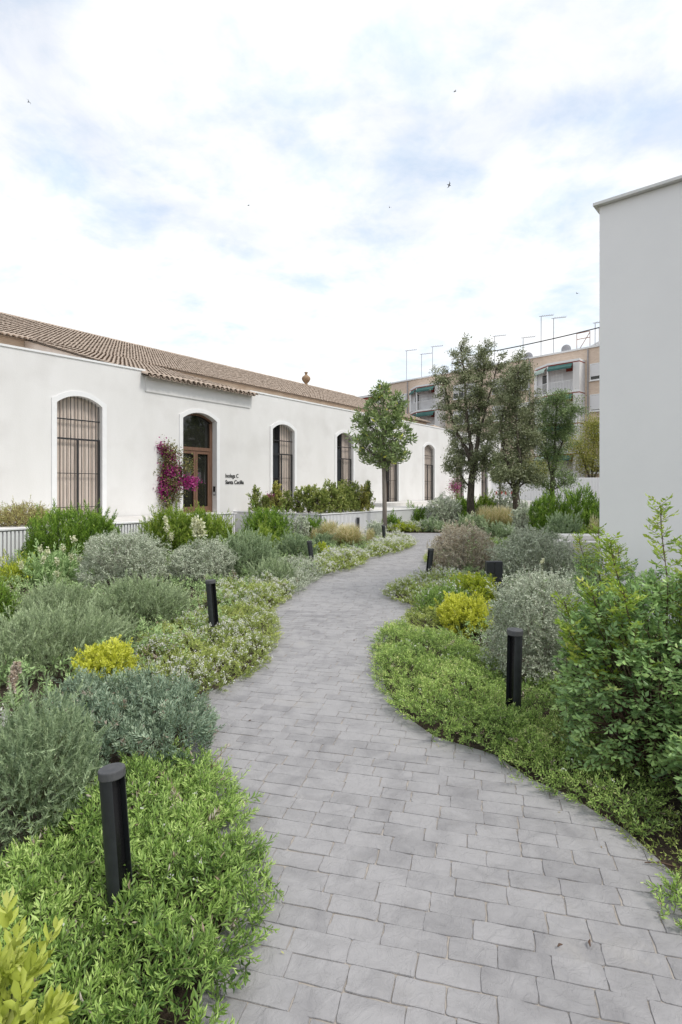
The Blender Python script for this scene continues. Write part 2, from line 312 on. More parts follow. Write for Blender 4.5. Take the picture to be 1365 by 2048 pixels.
LM = {
 'silver': leafmat('silver_leaf', [(.11,.13,.09),(.21,.235,.175),(.31,.335,.26),(.41,.43,.34)], .15, .7, gain=2.05),
 'silverbrown': leafmat('brownish_silver_leaf', [(.15,.11,.075),(.25,.215,.165),(.31,.30,.235),(.40,.41,.34)], .12, .7),
 'rosemary': leafmat('grey_green_needle', [(.055,.07,.04),(.12,.148,.085),(.18,.215,.128),(.25,.295,.17)], .18, .55, gain=2.75),
 'rosemary_dark': leafmat('dark_green_needle', [(.042,.06,.035),(.092,.122,.07),(.15,.185,.108),(.21,.25,.145)], .18, .5, gain=2.9),
 'bluegreen': leafmat('blue_green_needle', [(.065,.09,.05),(.135,.175,.10),(.21,.255,.155),(.28,.33,.21)], .15, .55, gain=2.3),
 'willowy': leafmat('bright_green_leaf', [(.035,.075,.012),(.085,.155,.02),(.16,.26,.035),(.30,.40,.075)], .3, .45, gain=1.6),
 'willowy_lime': leafmat('lime_green_leaf', [(.07,.12,.015),(.14,.22,.028),(.25,.34,.05),(.40,.46,.10)], .3, .45, gain=1.35),
 'golden': leafmat('golden_leaf', [(.30,.33,.04),(.50,.53,.06),(.68,.69,.11),(.80,.79,.24)], .35, .45, gain=1.15),
 'goldpale': leafmat('pale_golden_leaf', [(.30,.36,.05),(.46,.53,.09),(.60,.65,.17),(.72,.73,.30)], .3, .4, gain=1.0),
 'goldgreen': leafmat('yellow_green_leaf', [(.14,.19,.02),(.26,.32,.03),(.42,.46,.05),(.56,.56,.10)], .3, .5, gain=1.4),
 'hedge': leafmat('olive_green_leaf', [(.06,.085,.02),(.13,.165,.04),(.22,.25,.07),(.34,.33,.11)], .25, .5, gain=1.8),
 'goldhedge': leafmat('yellowish_hedge_leaf', [(.09,.10,.02),(.19,.20,.045),(.30,.29,.075),(.42,.36,.11)], .25, .5, gain=1.7),
 'dry': leafmat('reddish_leaf', [(.12,.075,.04),(.20,.17,.07),(.24,.26,.09),(.36,.30,.14)], .2, .6),
 'herb': leafmat('herb_leaf', [(.08,.13,.05),(.15,.22,.09),(.23,.31,.14),(.33,.40,.19)], .25, .55),
 'mat': leafmat('ground_cover_leaf', [(.036,.073,.017),(.105,.168,.04),(.18,.262,.064),(.29,.36,.125)], .28, .42, .4),
 'matfresh': leafmat('fresh_ground_cover_leaf', [(.05,.09,.022),(.125,.185,.046),(.205,.28,.075),(.31,.37,.135)], .3, .45, .35, gain=2.45),
 'matlight': leafmat('pale_ground_cover_leaf', [(.08,.112,.024),(.18,.222,.055),(.28,.325,.09),(.39,.43,.15)], .28, .5, gain=2.0),
 'spoon': leafmat('grey_spoon_leaf', [(.05,.085,.05),(.115,.165,.11),(.19,.25,.17),(.30,.36,.25)], .12, .42, .45, gain=1.65),
 'pistacia': leafmat('glossy_pinnate_leaf', [(.032,.065,.024),(.09,.145,.055),(.16,.235,.08),(.27,.35,.10)], .25, .36, .5, gain=2.6),
 'youngpistacia': leafmat('young_pinnate_leaf', [(.10,.18,.025),(.19,.29,.035),(.31,.39,.055),(.46,.44,.11)], .35, .4, .4, gain=1.35),
 'oak': leafmat('holm_oak_leaf', [(.045,.055,.025),(.10,.115,.055),(.165,.18,.10),(.26,.27,.17)], .15, .45, .5, gain=2.05),
 'oakgreen': leafmat('green_oak_leaf', [(.05,.075,.025),(.105,.15,.055),(.17,.23,.09),(.25,.30,.13)], .2, .5, gain=1.7),
 'magnolia': leafmat('broad_leathery_leaf', [(.038,.056,.02),(.092,.125,.045),(.155,.20,.085),(.40,.34,.06)], .2, .38, .6, gain=2.4),
 'yellowtree': leafmat('yellowing_leaf', [(.10,.12,.025),(.20,.215,.05),(.32,.31,.075),(.44,.38,.10)], .3, .5, gain=1.5),
 'grass': leafmat('blond_grass_blade', [(.12,.17,.04),(.28,.29,.10),(.52,.42,.25),(.62,.53,.38)], .35, .6, gain=1.5),
 'white': leafmat('white_petal', [(.62,.63,.55),(.78,.78,.72),(.82,.82,.78)], .3, .6, gain=1),
 'magenta': leafmat('magenta_bract', [(.17,.018,.085),(.32,.03,.17),(.44,.06,.26),(.52,.14,.32)], .35, .6, gain=1.1),
 'bougleaf': leafmat('bougainvillea_leaf', [(.06,.06,.025),(.12,.13,.04),(.17,.17,.06),(.24,.17,.10)], .25, .5, gain=1.5),
 'red': leafmat('red_petal', [(.35,.012,.012),(.5,.02,.015)], .2, .6),
 'cream': leafmat('cream_flower', [(.42,.44,.26),(.60,.60,.40),(.72,.70,.52)], .2, .7, gain=1.25),
 'dried': leafmat('dried_flower', [(.25,.18,.12),(.42,.34,.26),(.58,.52,.45)], .1, .8, gain=1),
}
def dome_points(n, rx, ry, h, amp, zc=.42, inner=.3, zmin=-.5):
    d = unit(rng.normal(0, 1, (int(n * 1.7) + 20, 3))); d = d[d[:, 2] > zmin][:n]; n = len(d)
    k = lump(d, amp, rng.uniform(0, 6.28)); dep = np.where(rng.random(n) < inner, rng.uniform(.45, .88, n), rng.uniform(.88, 1.05, n))
    sc = np.stack([np.full(n, rx), np.full(n, ry), np.where(d[:, 2] > 0, h * (1 - zc), h * zc * 1.5)], 1)
    return d * sc * (k * dep)[:, None] + np.array([0, 0, h * zc]), d
def shrub(name, loc, rx, h, species, colour, label, cat='shrub', group=None, cap=26000, z0=0.0, ry=None, q=None, over=None, flowers=None, extra_shoots=0, cone=False):
    p = dict(SPEC[species]);
    if over: p.update(over)
    X, Y = loc[0], loc[1]; ry = ry or rx
    root = empty(name, (X, Y, z0), rng.uniform(-0.5, .5)); tag(root, label, cat, group)
    q = q or max(1.0, (Y / 5.0) ** .5)
    A = 2 * PI * rx * (0.55 * rx + 0.75 * h)
    area = p['L'] * p['W'] * (.5 if p['shape'] != 'round' else .75)
    nl = p['cov'] * A / (area * q * q)
    cap = cap / max(1, (Y / 7) ** .6)
    if nl > cap: q *= math.sqrt(nl / cap); nl = cap
    Ls, Ws = p['L'] * q, p['W'] * q; K = p['K']
    sl = min(p['sl'] * (1 + .35 * (q - 1)), .55 * h + .03); n = max(30, int(nl / K))
    tip, d = dome_points(n, max(rx - .25 * sl, .5 * rx), max(ry - .25 * sl, .5 * ry), max(h - .3 * sl, .6 * h), p['lump'])
    if cone: f = 1 - .62 * np.clip(tip[:, 2:3] / h, 0, 1); tip[:, :2] *= f * 1.25
    n = len(tip); ax = unit(d * (1 - p['up']) + np.array([0, 0, p['up']]) + rng.normal(0, p['rnd'], (n, 3)))
    far = (rng.random(n) < .09) & (d[:, 2] > 0); ax[far] = unit(ax[far] + d[far] * .8 + np.array([0, 0, .35])); tip[far] += ax[far] * (rng.uniform(.35, 1.0, far.sum()) * sl)[:, None]
    tip = tip + ax * rng.uniform(-.1, .3, (n, 1)) * sl; tip[:, 2] = np.maximum(tip[:, 2], .03)
    st, base = shoot_leaves(tip, ax, sl * rng.uniform(.7, 1.15, n), K, p['a0'], p['a1'], Ls, Ws, p['shape'], tipt=p['tipt'])
    st[0][..., 2] = np.maximum(st[0][..., 2], 0.004)
    leafmesh('foliage', [st], LM[colour], root)
    k = rng.random(n) < p['ss']; k[:5] = True
    core = np.stack([tip[:, 0] * .15, tip[:, 1] * .15, np.maximum(tip[:, 2] * .12, .0)], 1); base[:, 2] = np.maximum(base[:, 2], .01)
    k2 = rng.random(n) < min(1, 60 / n)
    r = .0016 * q
    leafmesh('stems', [(stems(base[k], tip[k], r, r * .6), STEM, np.zeros(k.sum())), (stems(core[k2], base[k2], r * 2.6, r * 1.6), STEM, np.zeros(k2.sum()))], M[p['stem']], root)
    if flowers:
        nf, fs, fm = flowers; up = np.where(d[:, 2] > -.1)[0]; pick = rng.choice(up, nf)
        blooms(tip[pick] + ax[pick] * fs * .6, fs, fm, root)
    return root
def blooms(P, size, fm, parent, per=4, name='flowers', spread=1.0):
    """small clusters of petals round each point"""
    n = len(P); c = np.repeat(P, per, 0) + rng.normal(0, size * .45 * spread, (n * per, 3)); D = unit(rng.normal(0, 1, c.shape) + np.array([0, 0, .6]))
    return leafmesh(name, [(leaves(c, D, size * rng.uniform(.6, 1, n * per), size * .6, 'dia'), 'dia', rng.random(n * per))], LM[fm], parent)
def inside(poly, x, y):
    c = np.zeros(len(x), bool); n = len(poly)
    for i in range(n):
        x0, y0 = poly[i][:2]; x1, y1 = poly[(i + 1) % n][:2]
        k = (y0 > y) != (y1 > y); c ^= k & (x < (x1 - x0) * (y - y0) / (y1 - y0 + 1e-12) + x0)
    return c
def edge_dist(poly, x, y):
    best = np.full(len(x), 1e9); gx = np.zeros(len(x)); gy = np.zeros(len(x)); n = len(poly)
    for i in range(n):
        x0, y0 = poly[i][:2]; x1, y1 = poly[(i + 1) % n][:2]; ex, ey = x1 - x0, y1 - y0
        t_ = np.clip(((x - x0) * ex + (y - y0) * ey) / (ex * ex + ey * ey + 1e-12), 0, 1); qx, qy = x0 + t_ * ex, y0 + t_ * ey
        dd = np.hypot(x - qx, y - qy); k = dd < best; best[k] = dd[k]; gx[k] = (qx - x)[k]; gy[k] = (qy - y)[k]
    return best, gx, gy
def cover(name, pixels, h, label, colour, dens, Lf, Wf, K, sl, shape='mid', flowers=None, cat='ground cover', edge=.16, world=False, up=.45, rnd=.5, a0=1.15, a1=.4, per=5, z0=0.0):
    poly = pixels if world else [tuple(G(*p))[:2] for p in pixels]
    xs = [p[0] for p in poly]; ys = [p[1] for p in poly]; A = 0.5 * abs(sum(xs[i] * ys[i - 1] - xs[i - 1] * ys[i] for i in range(len(xs))))
    n = int(A * dens); x = rng.uniform(min(xs), max(xs), n * 8); y = rng.uniform(min(ys), max(ys), n * 8); k = inside(poly, x, y); x, y = x[k][:n], y[k][:n]; n = len(x)
    d, gx, gy = edge_dist(poly, x, y); e = np.clip(d / edge, 0, 1)
    bumpy = .78 + .22 * np.sin(x * 7.3 + 1.3) * np.sin(y * 6.1) + .14 * np.sin(x * 17 + y * 13)
    hh = h * (0.22 + .78 * np.sqrt(e)) * bumpy * rng.uniform(.55, 1.1, n)
    out = unit(np.stack([gx, gy, np.zeros(n)], 1)) * (1 - e)[:, None] * .9
    ax = unit(out + np.array([0, 0, up]) + rng.normal(0, rnd, (n, 3)) * np.array([1, 1, .45])); ax[:, 2] = np.abs(ax[:, 2]) * .9 + .06; ax = unit(ax)
    tip = np.stack([x, y, hh + .015], 1) + ax * sl * .25 + out * sl * .45
    lns = sl * rng.uniform(.65, 1.15, n)
    run = (e < .55) & (rng.random(n) < .07); ax[run] = unit(ax[run] * .35 + unit(np.stack([gx, gy, np.zeros(n)], 1))[run] * .8 + np.array([0, 0, .3])); lns[run] *= 1.5; tip[run] += ax[run] * sl * .55
    tall = rng.random(n) < .05; tip[tall] += ax[tall] * sl * .35
    st, base = shoot_leaves(tip, ax, lns, K, a0, a1, Lf, Wf, shape, tipt=.42, taper=.45)
    st[0][..., 2] = np.maximum(st[0][..., 2], .006)
    drift = .13 * (np.sin(x * 4.7 + 1.1) * np.sin(y * 3.9 + .4) + .6 * np.sin(x * 11 - y * 9)); st = (st[0], st[1], st[2] + np.repeat(drift, K))
    dead = (rng.random(len(st[2])) < .012) | np.repeat(rng.random(n) < .012, K)
    dead_set = (st[0][dead], st[1], rng.random(dead.sum())); st = (st[0][~dead], st[1], st[2][~dead])
    o = leafmesh(name, [st], LM[colour]); o.location.z = z0
    tag(o, label, cat, None, 'stuff')
    leafmesh('dry_leaves', [dead_set], LM['dried'], o)['kind'] = 'stuff'
    base[:, 2] = np.maximum(base[:, 2], .008)
    leafmesh('stems', [(stems(base, tip, .0018, .001), STEM, np.zeros(n))], M['greentwig'], o)
    if flowers:
        nf, fs, fm = flowers
        # flowers sit in drifts
        ww = np.clip(np.sin(x * 5.1 + 2) * np.sin(y * 4.3 + 1) + .7, .05, None) * (.25 + e); pk = rng.choice(n, int(nf), p=ww / ww.sum())
        blooms(tip[pk] + np.array([0, 0, fs * .35]), fs, fm, o, per=per)
    return o

# ================================================================== SETTING
g = MB(); g.face([(-900,-300,-.012),(900,-300,-.012),(900,1500,-.012),(-900,1500,-.012)])
tag(g.build('ground', M['soil']), kind='structure')

# ------------------------------------------------------------------ path
left = [(330,2300),(385,2048),(430,1900),(465,1800),(440,1700),(425,1620),(385,1540),(370,1450),(380,1403),(450,1372),(520,1330),(546,1280),(542,1220),(580,1185),
        (640,1150),(712,1132),(728,1118),(795,1101),(818,1090),(812,1081),(770,1077)]
right = [(1560,2300),(1470,1900),(1372,1772),(1250,1662),(1130,1590),(1060,1560),(990,1512),(870,1476),(800,1425),(768,1370),(764,1290),(790,1268),(818,1240),(838,1217),
         (790,1197),(792,1182),(848,1160),(853,1135),(858,1110),(872,1088),(900,1081)]
PATH = [tuple(G(*p))[:2] for p in left] + [(-1.6, 18.6), (-3.2, 19.6), (-3.0, 21.0), (0.0, 20.4), (3.5, 20.3), (7.5, 19.4), (7.2, 17.6)] + [tuple(G(*p))[:2] for p in reversed(right)] + [(2.6, 0.2), (2.4, -3.0), (-1.4, -3.0), (-1.2, 0.2)]
def clip(subject, conv):
    out = subject
    for i in range(len(conv)):
        a, b_ = conv[i], conv[(i + 1) % len(conv)]; inp = out; out = []
        if not inp: return []
        ex, ey = b_[0] - a[0], b_[1] - a[1]
        sd_ = [ex * (p[1] - a[1]) - ey * (p[0] - a[0]) for p in inp]
        for j in range(len(inp)):
            p, q_ = inp[j - 1], inp[j]; sp_, sq = sd_[j - 1], sd_[j]
            if sq >= 0:
                if sp_ < 0: t_ = sp_ / (sp_ - sq); out.append((p[0] + t_ * (q_[0] - p[0]), p[1] + t_ * (q_[1] - p[1])))
                out.append(q_)
            elif sp_ >= 0: t_ = sp_ / (sp_ - sq); out.append((p[0] + t_ * (q_[0] - p[0]), p[1] + t_ * (q_[1] - p[1])))
    return out
pm = MB(); pm.prism([(x, y) for x, y in reversed(PATH)], -.05, .004)
# orientation: make the outline counter-clockwise
if sum(PATH[i][0] * PATH[i-1][1] - PATH[i-1][0] * PATH[i][1] for i in range(len(PATH))) > 0: PATH = PATH[::-1]
path = pm.build('path', M['grout']); tag(path, 'winding grey slate paved path between planted beds', kind='structure')
PA = np.array(PATH); ROT = math.radians(-14); cr, sr = math.cos(ROT), math.sin(ROT)
lx = PA[:, 0] * cr + PA[:, 1] * sr; ly = -PA[:, 0] * sr + PA[:, 1] * cr
pieces = []
yy = ly.min()
while yy < ly.max():
    rh = random.uniform(.097, .112); xx = lx.min() - random.uniform(0, .3)
    while xx < lx.max():
        wd = random.choice((.155, .175, .19, .205, .215, .23)) * random.uniform(.95, 1.05)
        j = .0012
        loc = [(xx + j, yy + j), (xx + wd - j, yy + j), (xx + wd - j, yy + rh - j), (xx + j, yy + rh - j)]
        loc = [(a + random.uniform(-.003, .003), b_ + random.uniform(-.003, .003)) for a, b_ in loc]
        rect = [(a * cr - b_ * sr, a * sr + b_ * cr) for a, b_ in loc]; xx += wd
        ins = inside(PATH, np.array([p[0] for p in rect]), np.array([p[1] for p in rect]))
        if ins.all(): whole = True; poly = rect
        elif not ins.any():
            continue
        else:
            whole = False; poly = clip(PATH, rect)
            if len(poly) < 3: continue
        cx_, cy_ = sum(p[0] for p in poly) / len(poly), sum(p[1] for p in poly) / len(poly)
        pieces.append((whole, poly, cx_, cy_))
    yy += rh
def paver_geo(whole, poly, cx_, cy_, near):
    if whole:   # rounded corners, uneven edges
        pts = []; n = 4
        for i in range(4):
            p0, p1, p2 = Vector(poly[i - 1]), Vector(poly[i]), Vector(poly[(i + 1) % 4]); r = random.uniform(.004, .013)
            a = p1 + (p0 - p1).normalized() * r; c = p1 + (p2 - p1).normalized() * r
            pts += [a, (a + c) * .5 * .45 + p1 * .55, c] if near else [a, c]
            if near:
                for t_ in (.36, .68): pts.append(c + (p2 - c) * t_ + Vector((random.uniform(-.0035, .0035), random.uniform(-.0035, .0035))))
        poly = [tuple(p) for p in pts]
    n = len(poly); zt = .0085 + random.uniform(-.0010, .0010); tx, ty = random.uniform(-.012, .012), random.uniform(-.012, .012)
    z = lambda x, y, h: h + tx * (x - cx_) + ty * (y - cy_)
    V = []; Fc = []
    for k, (s_, h) in enumerate(((1.0, .005), (.994, zt - .003), (.978, zt))):
        V += [(cx_ + (x - cx_) * s_, cy_ + (y - cy_) * s_, z(x, y, h) if k else h) for x, y in poly]
    for r_ in range(2):
        for i in range(n): j_ = (i + 1) % n; Fc.append((r_*n+i, r_*n+j_, (r_+1)*n+j_, (r_+1)*n+i))
    Fc.append(tuple(2*n + i for i in range(n)))
    return V, Fc
def inview(x, y): return y > 1.55 and -.64 * y < x < .64 * y
order = sorted(range(len(pieces)), key=lambda i: (0 if inview(pieces[i][2], pieces[i][3]) and pieces[i][0] else 1, math.hypot(pieces[i][2], pieces[i][3])))
rest = MB(); rest_t = []
for rank, i in enumerate(order):
    whole, poly, cx_, cy_ = pieces[i]; near = math.hypot(cx_, cy_) < 6
    V, Fc = paver_geo(whole, poly, cx_, cy_, near); tint = min(1, max(0, random.gauss(.45, .22)))
    if rank < 300:
        me = bpy.data.meshes.new('paver'); me.from_pydata(V, [], Fc); me.update()
        a = me.attributes.new('tint', 'FLOAT', 'FACE'); a.data.foreach_set('value', [tint] * len(Fc)); link('paver', me, M['paver'], path)
    else:
        b0 = len(rest.v); rest.v += V; rest.f += [tuple(b0 + k for k in f) for f in Fc]; rest_t += [tint] * len(Fc)
ro = rest.build('paving', M['paver'], path); tag(ro, kind='stuff')
a = ro.data.attributes.new('tint', 'FLOAT', 'FACE'); a.data.foreach_set('value', rest_t)

# ------------------------------------------------------------------ long white building (local x along the wall, y into the building)
BA = math.radians(53.5)
BO = Vector((-5.0, 19.5, 0))
bld = empty('winery_building', BO, BA); tag(bld, 'long white plastered building with arched openings and clay tiled roof', 'building')
def BW(s, t_, z=0):   # building local -> world
    return Vector((BO.x + s * math.cos(BA) - t_ * math.sin(BA), BO.y + s * math.sin(BA) + t_ * math.cos(BA), z))
TZ = 0.78           # terrace level
SP = 4.36
ops = [(SP * (k - 1), 1.5 if k == 1 else 1.35, TZ, 4.33, .25) for k in range(8)]     # centre, width, sill, crown, rise
S0, S1 = -12.0, 29.5
def topz(s): return 5.42 if s > -2.2 else 5.42 - (-2.2 - s) * .014
def arc(c, wd, crown, rise, n=14, grow=0.0):
    R = (wd * wd / 4 + rise * rise) / (2 * rise); th = math.asin(wd / 2 / R); R2 = R + grow
    return [(c + R2 * math.sin(-th + 2 * th * i / n), crown - R + R2 * math.cos(-th + 2 * th * i / n)) for i in range(n + 1)]
wl = MB(); x = S0
def wq(x0, x1, z0a, z0b, z1a, z1b): wl.face([(x0,0,z0a),(x1,0,z0b),(x1,0,z1b),(x0,0,z1a)])
cuts = [-2.2, 2.42]
def plainwall(a, b_):
    xs = sorted([a, b_] + [c for c in cuts if a < c < b_])
    for u0, u1 in zip(xs, xs[1:]): wq(u0, u1, -.02, -.02, topz((u0+u1)/2) if u0 >= -2.2 else topz(u0), topz((u0+u1)/2) if u0 >= -2.2 else topz(u1))
for c, wd, sill, crown, rise in ops:
    plainwall(x, c - wd / 2); pa = arc(c, wd, crown, rise)
    for (xa, za), (xb, zb) in zip(pa, pa[1:]): wq(xa, xb, za, zb, topz(xa), topz(xb))
    wq(c - wd/2, c + wd/2, -.02, -.02, sill, sill)
    ring = [(c - wd/2, sill)] + pa + [(c + wd/2, sill)]
    for (xa, za), (xb, zb) in zip(ring, ring[1:]): wl.face([(xa,0,za),(xa,.31,za),(xb,.31,zb),(xb,0,zb)])
    wl.face([(c-wd/2,0,sill),(c+wd/2,0,sill),(c+wd/2,.31,sill),(c-wd/2,.31,sill)])
    x = c + wd / 2
plainwall(x, S1)
# wall top, back and ends
for u0, u1 in ((S0, -2.2), (-2.2, 2.42), (2.42, S1)):
    z0_, z1_ = (topz(u0), topz(u1 - 1e-6) if u1 > -2 else topz(-2.2)) if u0 < -2.2 else (5.42, 5.42)
    wl.face([(u0,0,z0_),(u1,0,z1_),(u1,.4,z1_),(u0,.4,z0_)])
    wl.face([(u0,.4,4.9),(u0,.4,z0_),(u1,.4,z1_),(u1,.4,4.9)])
wl.face([(S1,0,-.02),(S1,9,-.02),(S1,9,5.0),(S1,.4,5.42),(S1,0,5.42)])
wl.face([(S0,0,-.02),(S0,0,topz(S0)),(S0,.4,topz(S0)),(S0,9,5.0),(S0,9,-.02)])
wl.build('wall', M['plaster'], bld)
fr = MB(); fr.box(S0, S1, .4, 8.5, 4.85, 4.95); fr.build('flat_roof', M['concrete'], bld)
# coping strips
cp = MB(); cp.prism([(S0,-.03),(-2.215,-.03),(-2.215,.42),(S0,.42)], lambda x_, y_: topz(x_) + .003, lambda x_, y_: topz(x_) + .06); cp.build('coping', M['trim'], bld)
cp = MB(); cp.box(2.43, S1 + .03, -.03, .42, 5.423, 5.48); cp.build('coping', M['trim'], bld)
# band under the entrance eave
bd = MB(); bd.box(-2.2, 2.42, -.035, -.003, 4.78, 5.40); bd.build('eave_band', M['plaster'], bld)
# nave wall and the side walls of the entrance wing
nv = MB(); nv.face([(-14,8.35,4.9),(33,8.35,4.9),(33,8.35,7.74),(-14,8.35,7.74)]); nv.face([(33,8.35,0),(33,25,0),(33,25,7.7),(33,16.5,10.85),(33,8.35,7.74)]); nv.build('nave_wall', M['tan'], bld)
sw = MB()
for xs_ in (-2.15, 2.37):
    sw.prism([(xs_ - .1,.45),(xs_ + .1,.45),(xs_ + .1,8.3),(xs_ - .1,8.3)], 4.9, lambda x_, y_: 5.28 + y_ * .303)
sw.build('side_wall', M['pink'], bld)
lw = MB(); lw.prism([(33.02,7.6),(46,7.6),(46,8.0),(33.02,8.0)], 0, lambda x_, y_: 7.5 - (x_ - 33) * .085); lw.build('rear_wall', M['tan'], bld)

# roof: barrel tiles
def tile_arc(rad=.074, n=4): return [(rad * math.cos(PI - PI * i / n), rad * .62 * math.sin(PI * i / n)) for i in range(n + 1)]
AR = tile_arc()
def tiles(x0, x1, yl, zl, yh, zh, pitch=.178, step=.30, skip=None):
    """cover tiles on the plane from (yl,zl) up to (yh,zh)"""
    ln = math.hypot(yh - yl, zh - zl); dy_, dz_ = (yh - yl) / ln, (zh - zl) / ln; ny, nz = -dz_, dy_
    V = []; T = []
    nx = int((x1 - x0) / pitch); nr = int(ln / step)
    for ix in range(nx):
        xc = x0 + (ix + .5) * pitch; colt = random.gauss(0, .07)
        for ir in range(nr):
            a0 = ir * step - .04; a1 = a0 + step + .07; jx = random.uniform(-.012, .012); lift = .035 + random.uniform(-.006, .008)
            if skip and skip(xc, yl + dy_ * a0): continue
            row = []
            for (aa, sc, lf) in ((a0, 1.0, lift + .012), (a1, .84, lift - .016)):
                for (px_, pz_) in AR:
                    row.append((xc + jx + px_ * sc, yl + dy_ * aa + ny * (pz_ * sc + lf), zl + dz_ * aa + nz * (pz_ * sc + lf)))
            V.append(row); T.append(.5 + colt + random.gauss(0, .13))
    return np.array(V), [(i, i + 1, i + 6, i + 5) for i in range(4)], np.array(T)
rb = MB(); rb.face([(-14,8.02,7.72),(33.2,8.02,7.72),(33.2,16.5,10.96),(-14,16.5,10.96)]); rb.face([(-14,16.5,10.96),(33.2,16.5,10.96),(33.2,25.2,7.7),(-14,25.2,7.7)])
rb.face([(-14,8.02,7.71),(-14,8.4,7.72),(33.2,8.4,7.72),(33.2,8.02,7.71)])
rb.face([(-2.35,-.28,5.24),(2.55,-.28,5.24),(2.55,8.2,7.77),(-2.35,8.2,7.77)]); rb.face([(-2.35,-.28,5.23),(-2.35,8.2,7.73),(2.55,8.2,7.73),(2.55,-.28,5.23)])
roof = rb.build('roof', M['tilebed'], bld)
t1 = tiles(-14, 33.2, 7.97, 7.72, 16.5, 10.98); t2 = tiles(-2.35, 2.55, -.02, 5.32, 8.25, 7.82)
rt = leafmesh('roof_tiles', [t1, t2], M['tile'], roof); tag(rt, kind='stuff')
# ridge tiles
rv = []; 
for i in range(116):
    x0_ = -14 + i * .405; rv.append([(x0_ + dx_, 16.5 + .11 * math.cos(PI - PI * k / 4), 10.99 + .10 * math.sin(PI * k / 4) + random.uniform(-.006, .006)) for dx_ in (0, .43) for k in range(5)])
rg = leafmesh('ridge_tiles', [(np.array(rv), [(i, i + 1, i + 6, i + 5) for i in range(4)], rng.normal(.5, .2, len(rv)))], M['tile'], roof); tag(rg, kind='stuff')
# eave tiles of the entrance wing, single pieces with thickness
def eave_tile(up=True):
    e = MB(); n = 8; r0, r1, ln = .098, .082, .40
    for y_, s_ in ((0, 1.0), (ln, .86)):
        for r_ in (r0, r1):
            for i in range(n + 1):
                a_ = PI * i / n; z_ = math.sin(a_) * .9 * r_ * s_
                e.v.append((math.cos(a_) * r_ * s_, y_, (z_ if up else -z_) + (y_ * .308)))
    k = n + 1
    for i in range(n):
        e.f += [(i, i+1, 2*k+i+1, 2*k+i), (k+i, k+i+1, 3*k+i+1, 3*k+i), (i, i+1, k+i+1, k+i)]
    me = e.mesh('eave_tile'); a = me.attributes.new('tint', 'FLOAT', 'FACE'); a.data.foreach_set('value', [.55] * len(me.polygons)); return me
eu, ed = eave_tile(True), eave_tile(False)
for k in range(23):
    xk = -2.28 + k * .2145
    o = link('eave_tile', eu, M['tile'], roof); o.location = (xk + random.uniform(-.008,.008), -.36 + random.uniform(-.02,.02), 5.255 + random.uniform(-.006,.006)); o.rotation_euler = (random.uniform(-.03,.03), random.uniform(-.06,.06), random.uniform(-.05,.05))
    if k < 22:
        o = link('eave_tile', ed, M['tile'], roof); o.location = (xk + .107, -.32 + random.uniform(-.02,.02), 5.285); o.rotation_euler = (0, random.uniform(-.05,.05), random.uniform(-.04,.04))
for k in range(24):   # visible piece of the main eave left of the wing
    o = link('eave_tile', eu, M['tile'], roof); o.location = (-7.0 + k * .2145, 7.70 + random.uniform(-.02,.02), 7.65 + random.uniform(-.006,.006)); o.rotation_euler = (.04, random.uniform(-.06,.06), random.uniform(-.04,.04)); o.scale = (1.05, 1, 1.05)
# urn finial on the ridge
ur = MB(); ur.lathe([(.20,10.9),(.22,11.02),(.12,11.1),(.14,11.16),(.30,11.34),(.40,11.54),(.36,11.72),(.20,11.86),(.11,11.92),(.12,12.06),(.17,12.12),(.15,12.17)], 14, 25.4, 16.5)
ur.build('urn_finial', M['clay'], roof, smooth=True)

# openings: surrounds, grilles, shutters, door
def surround(c, wd, sill, crown, rise, parent):
    pa = arc(c, wd, crown, rise, 16); po = arc(c, wd, crown, rise, 16, .14)
    po = [(c - wd/2 - .14, po[0][1])] + po[1:-1] + [(c + wd/2 + .14, po[-1][1])]
    inn = [(c - wd/2, sill - .04)] + pa + [(c + wd/2, sill - .04)]; out = [(c - wd/2 - .14, sill - .04)] + po + [(c + wd/2 + .14, sill - .04)]
    e = MB()
    for i in range(len(inn) - 1):
        a_, b_, c_, d_ = inn[i], inn[i+1], out[i+1], out[i]
        e.face([(a_[0],-.035,a_[1]),(b_[0],-.035,b_[1]),(c_[0],-.035,c_[1]),(d_[0],-.035,d_[1])])
        e.face([(d_[0],-.035,d_[1]),(c_[0],-.035,c_[1]),(c_[0],-.001,c_[1]),(d_[0],-.001,d_[1])])
        e.face([(b_[0],-.035,b_[1]),(a_[0],-.035,a_[1]),(a_[0],.003,a_[1]),(b_[0],.003,b_[1])])
    return e.build('arch_surround', M['trim'], parent)
bar_m = MB().tube([(0,0,0),(0,0,1)], .011, 6).mesh('bar'); bar_m.materials.append(M['iron'])
def archz(c, wd, crown, rise, x_):
    R = (wd * wd / 4 + rise * rise) / (2 * rise); return crown - R + math.sqrt(max(R * R - (x_ - c) ** 2, 0))
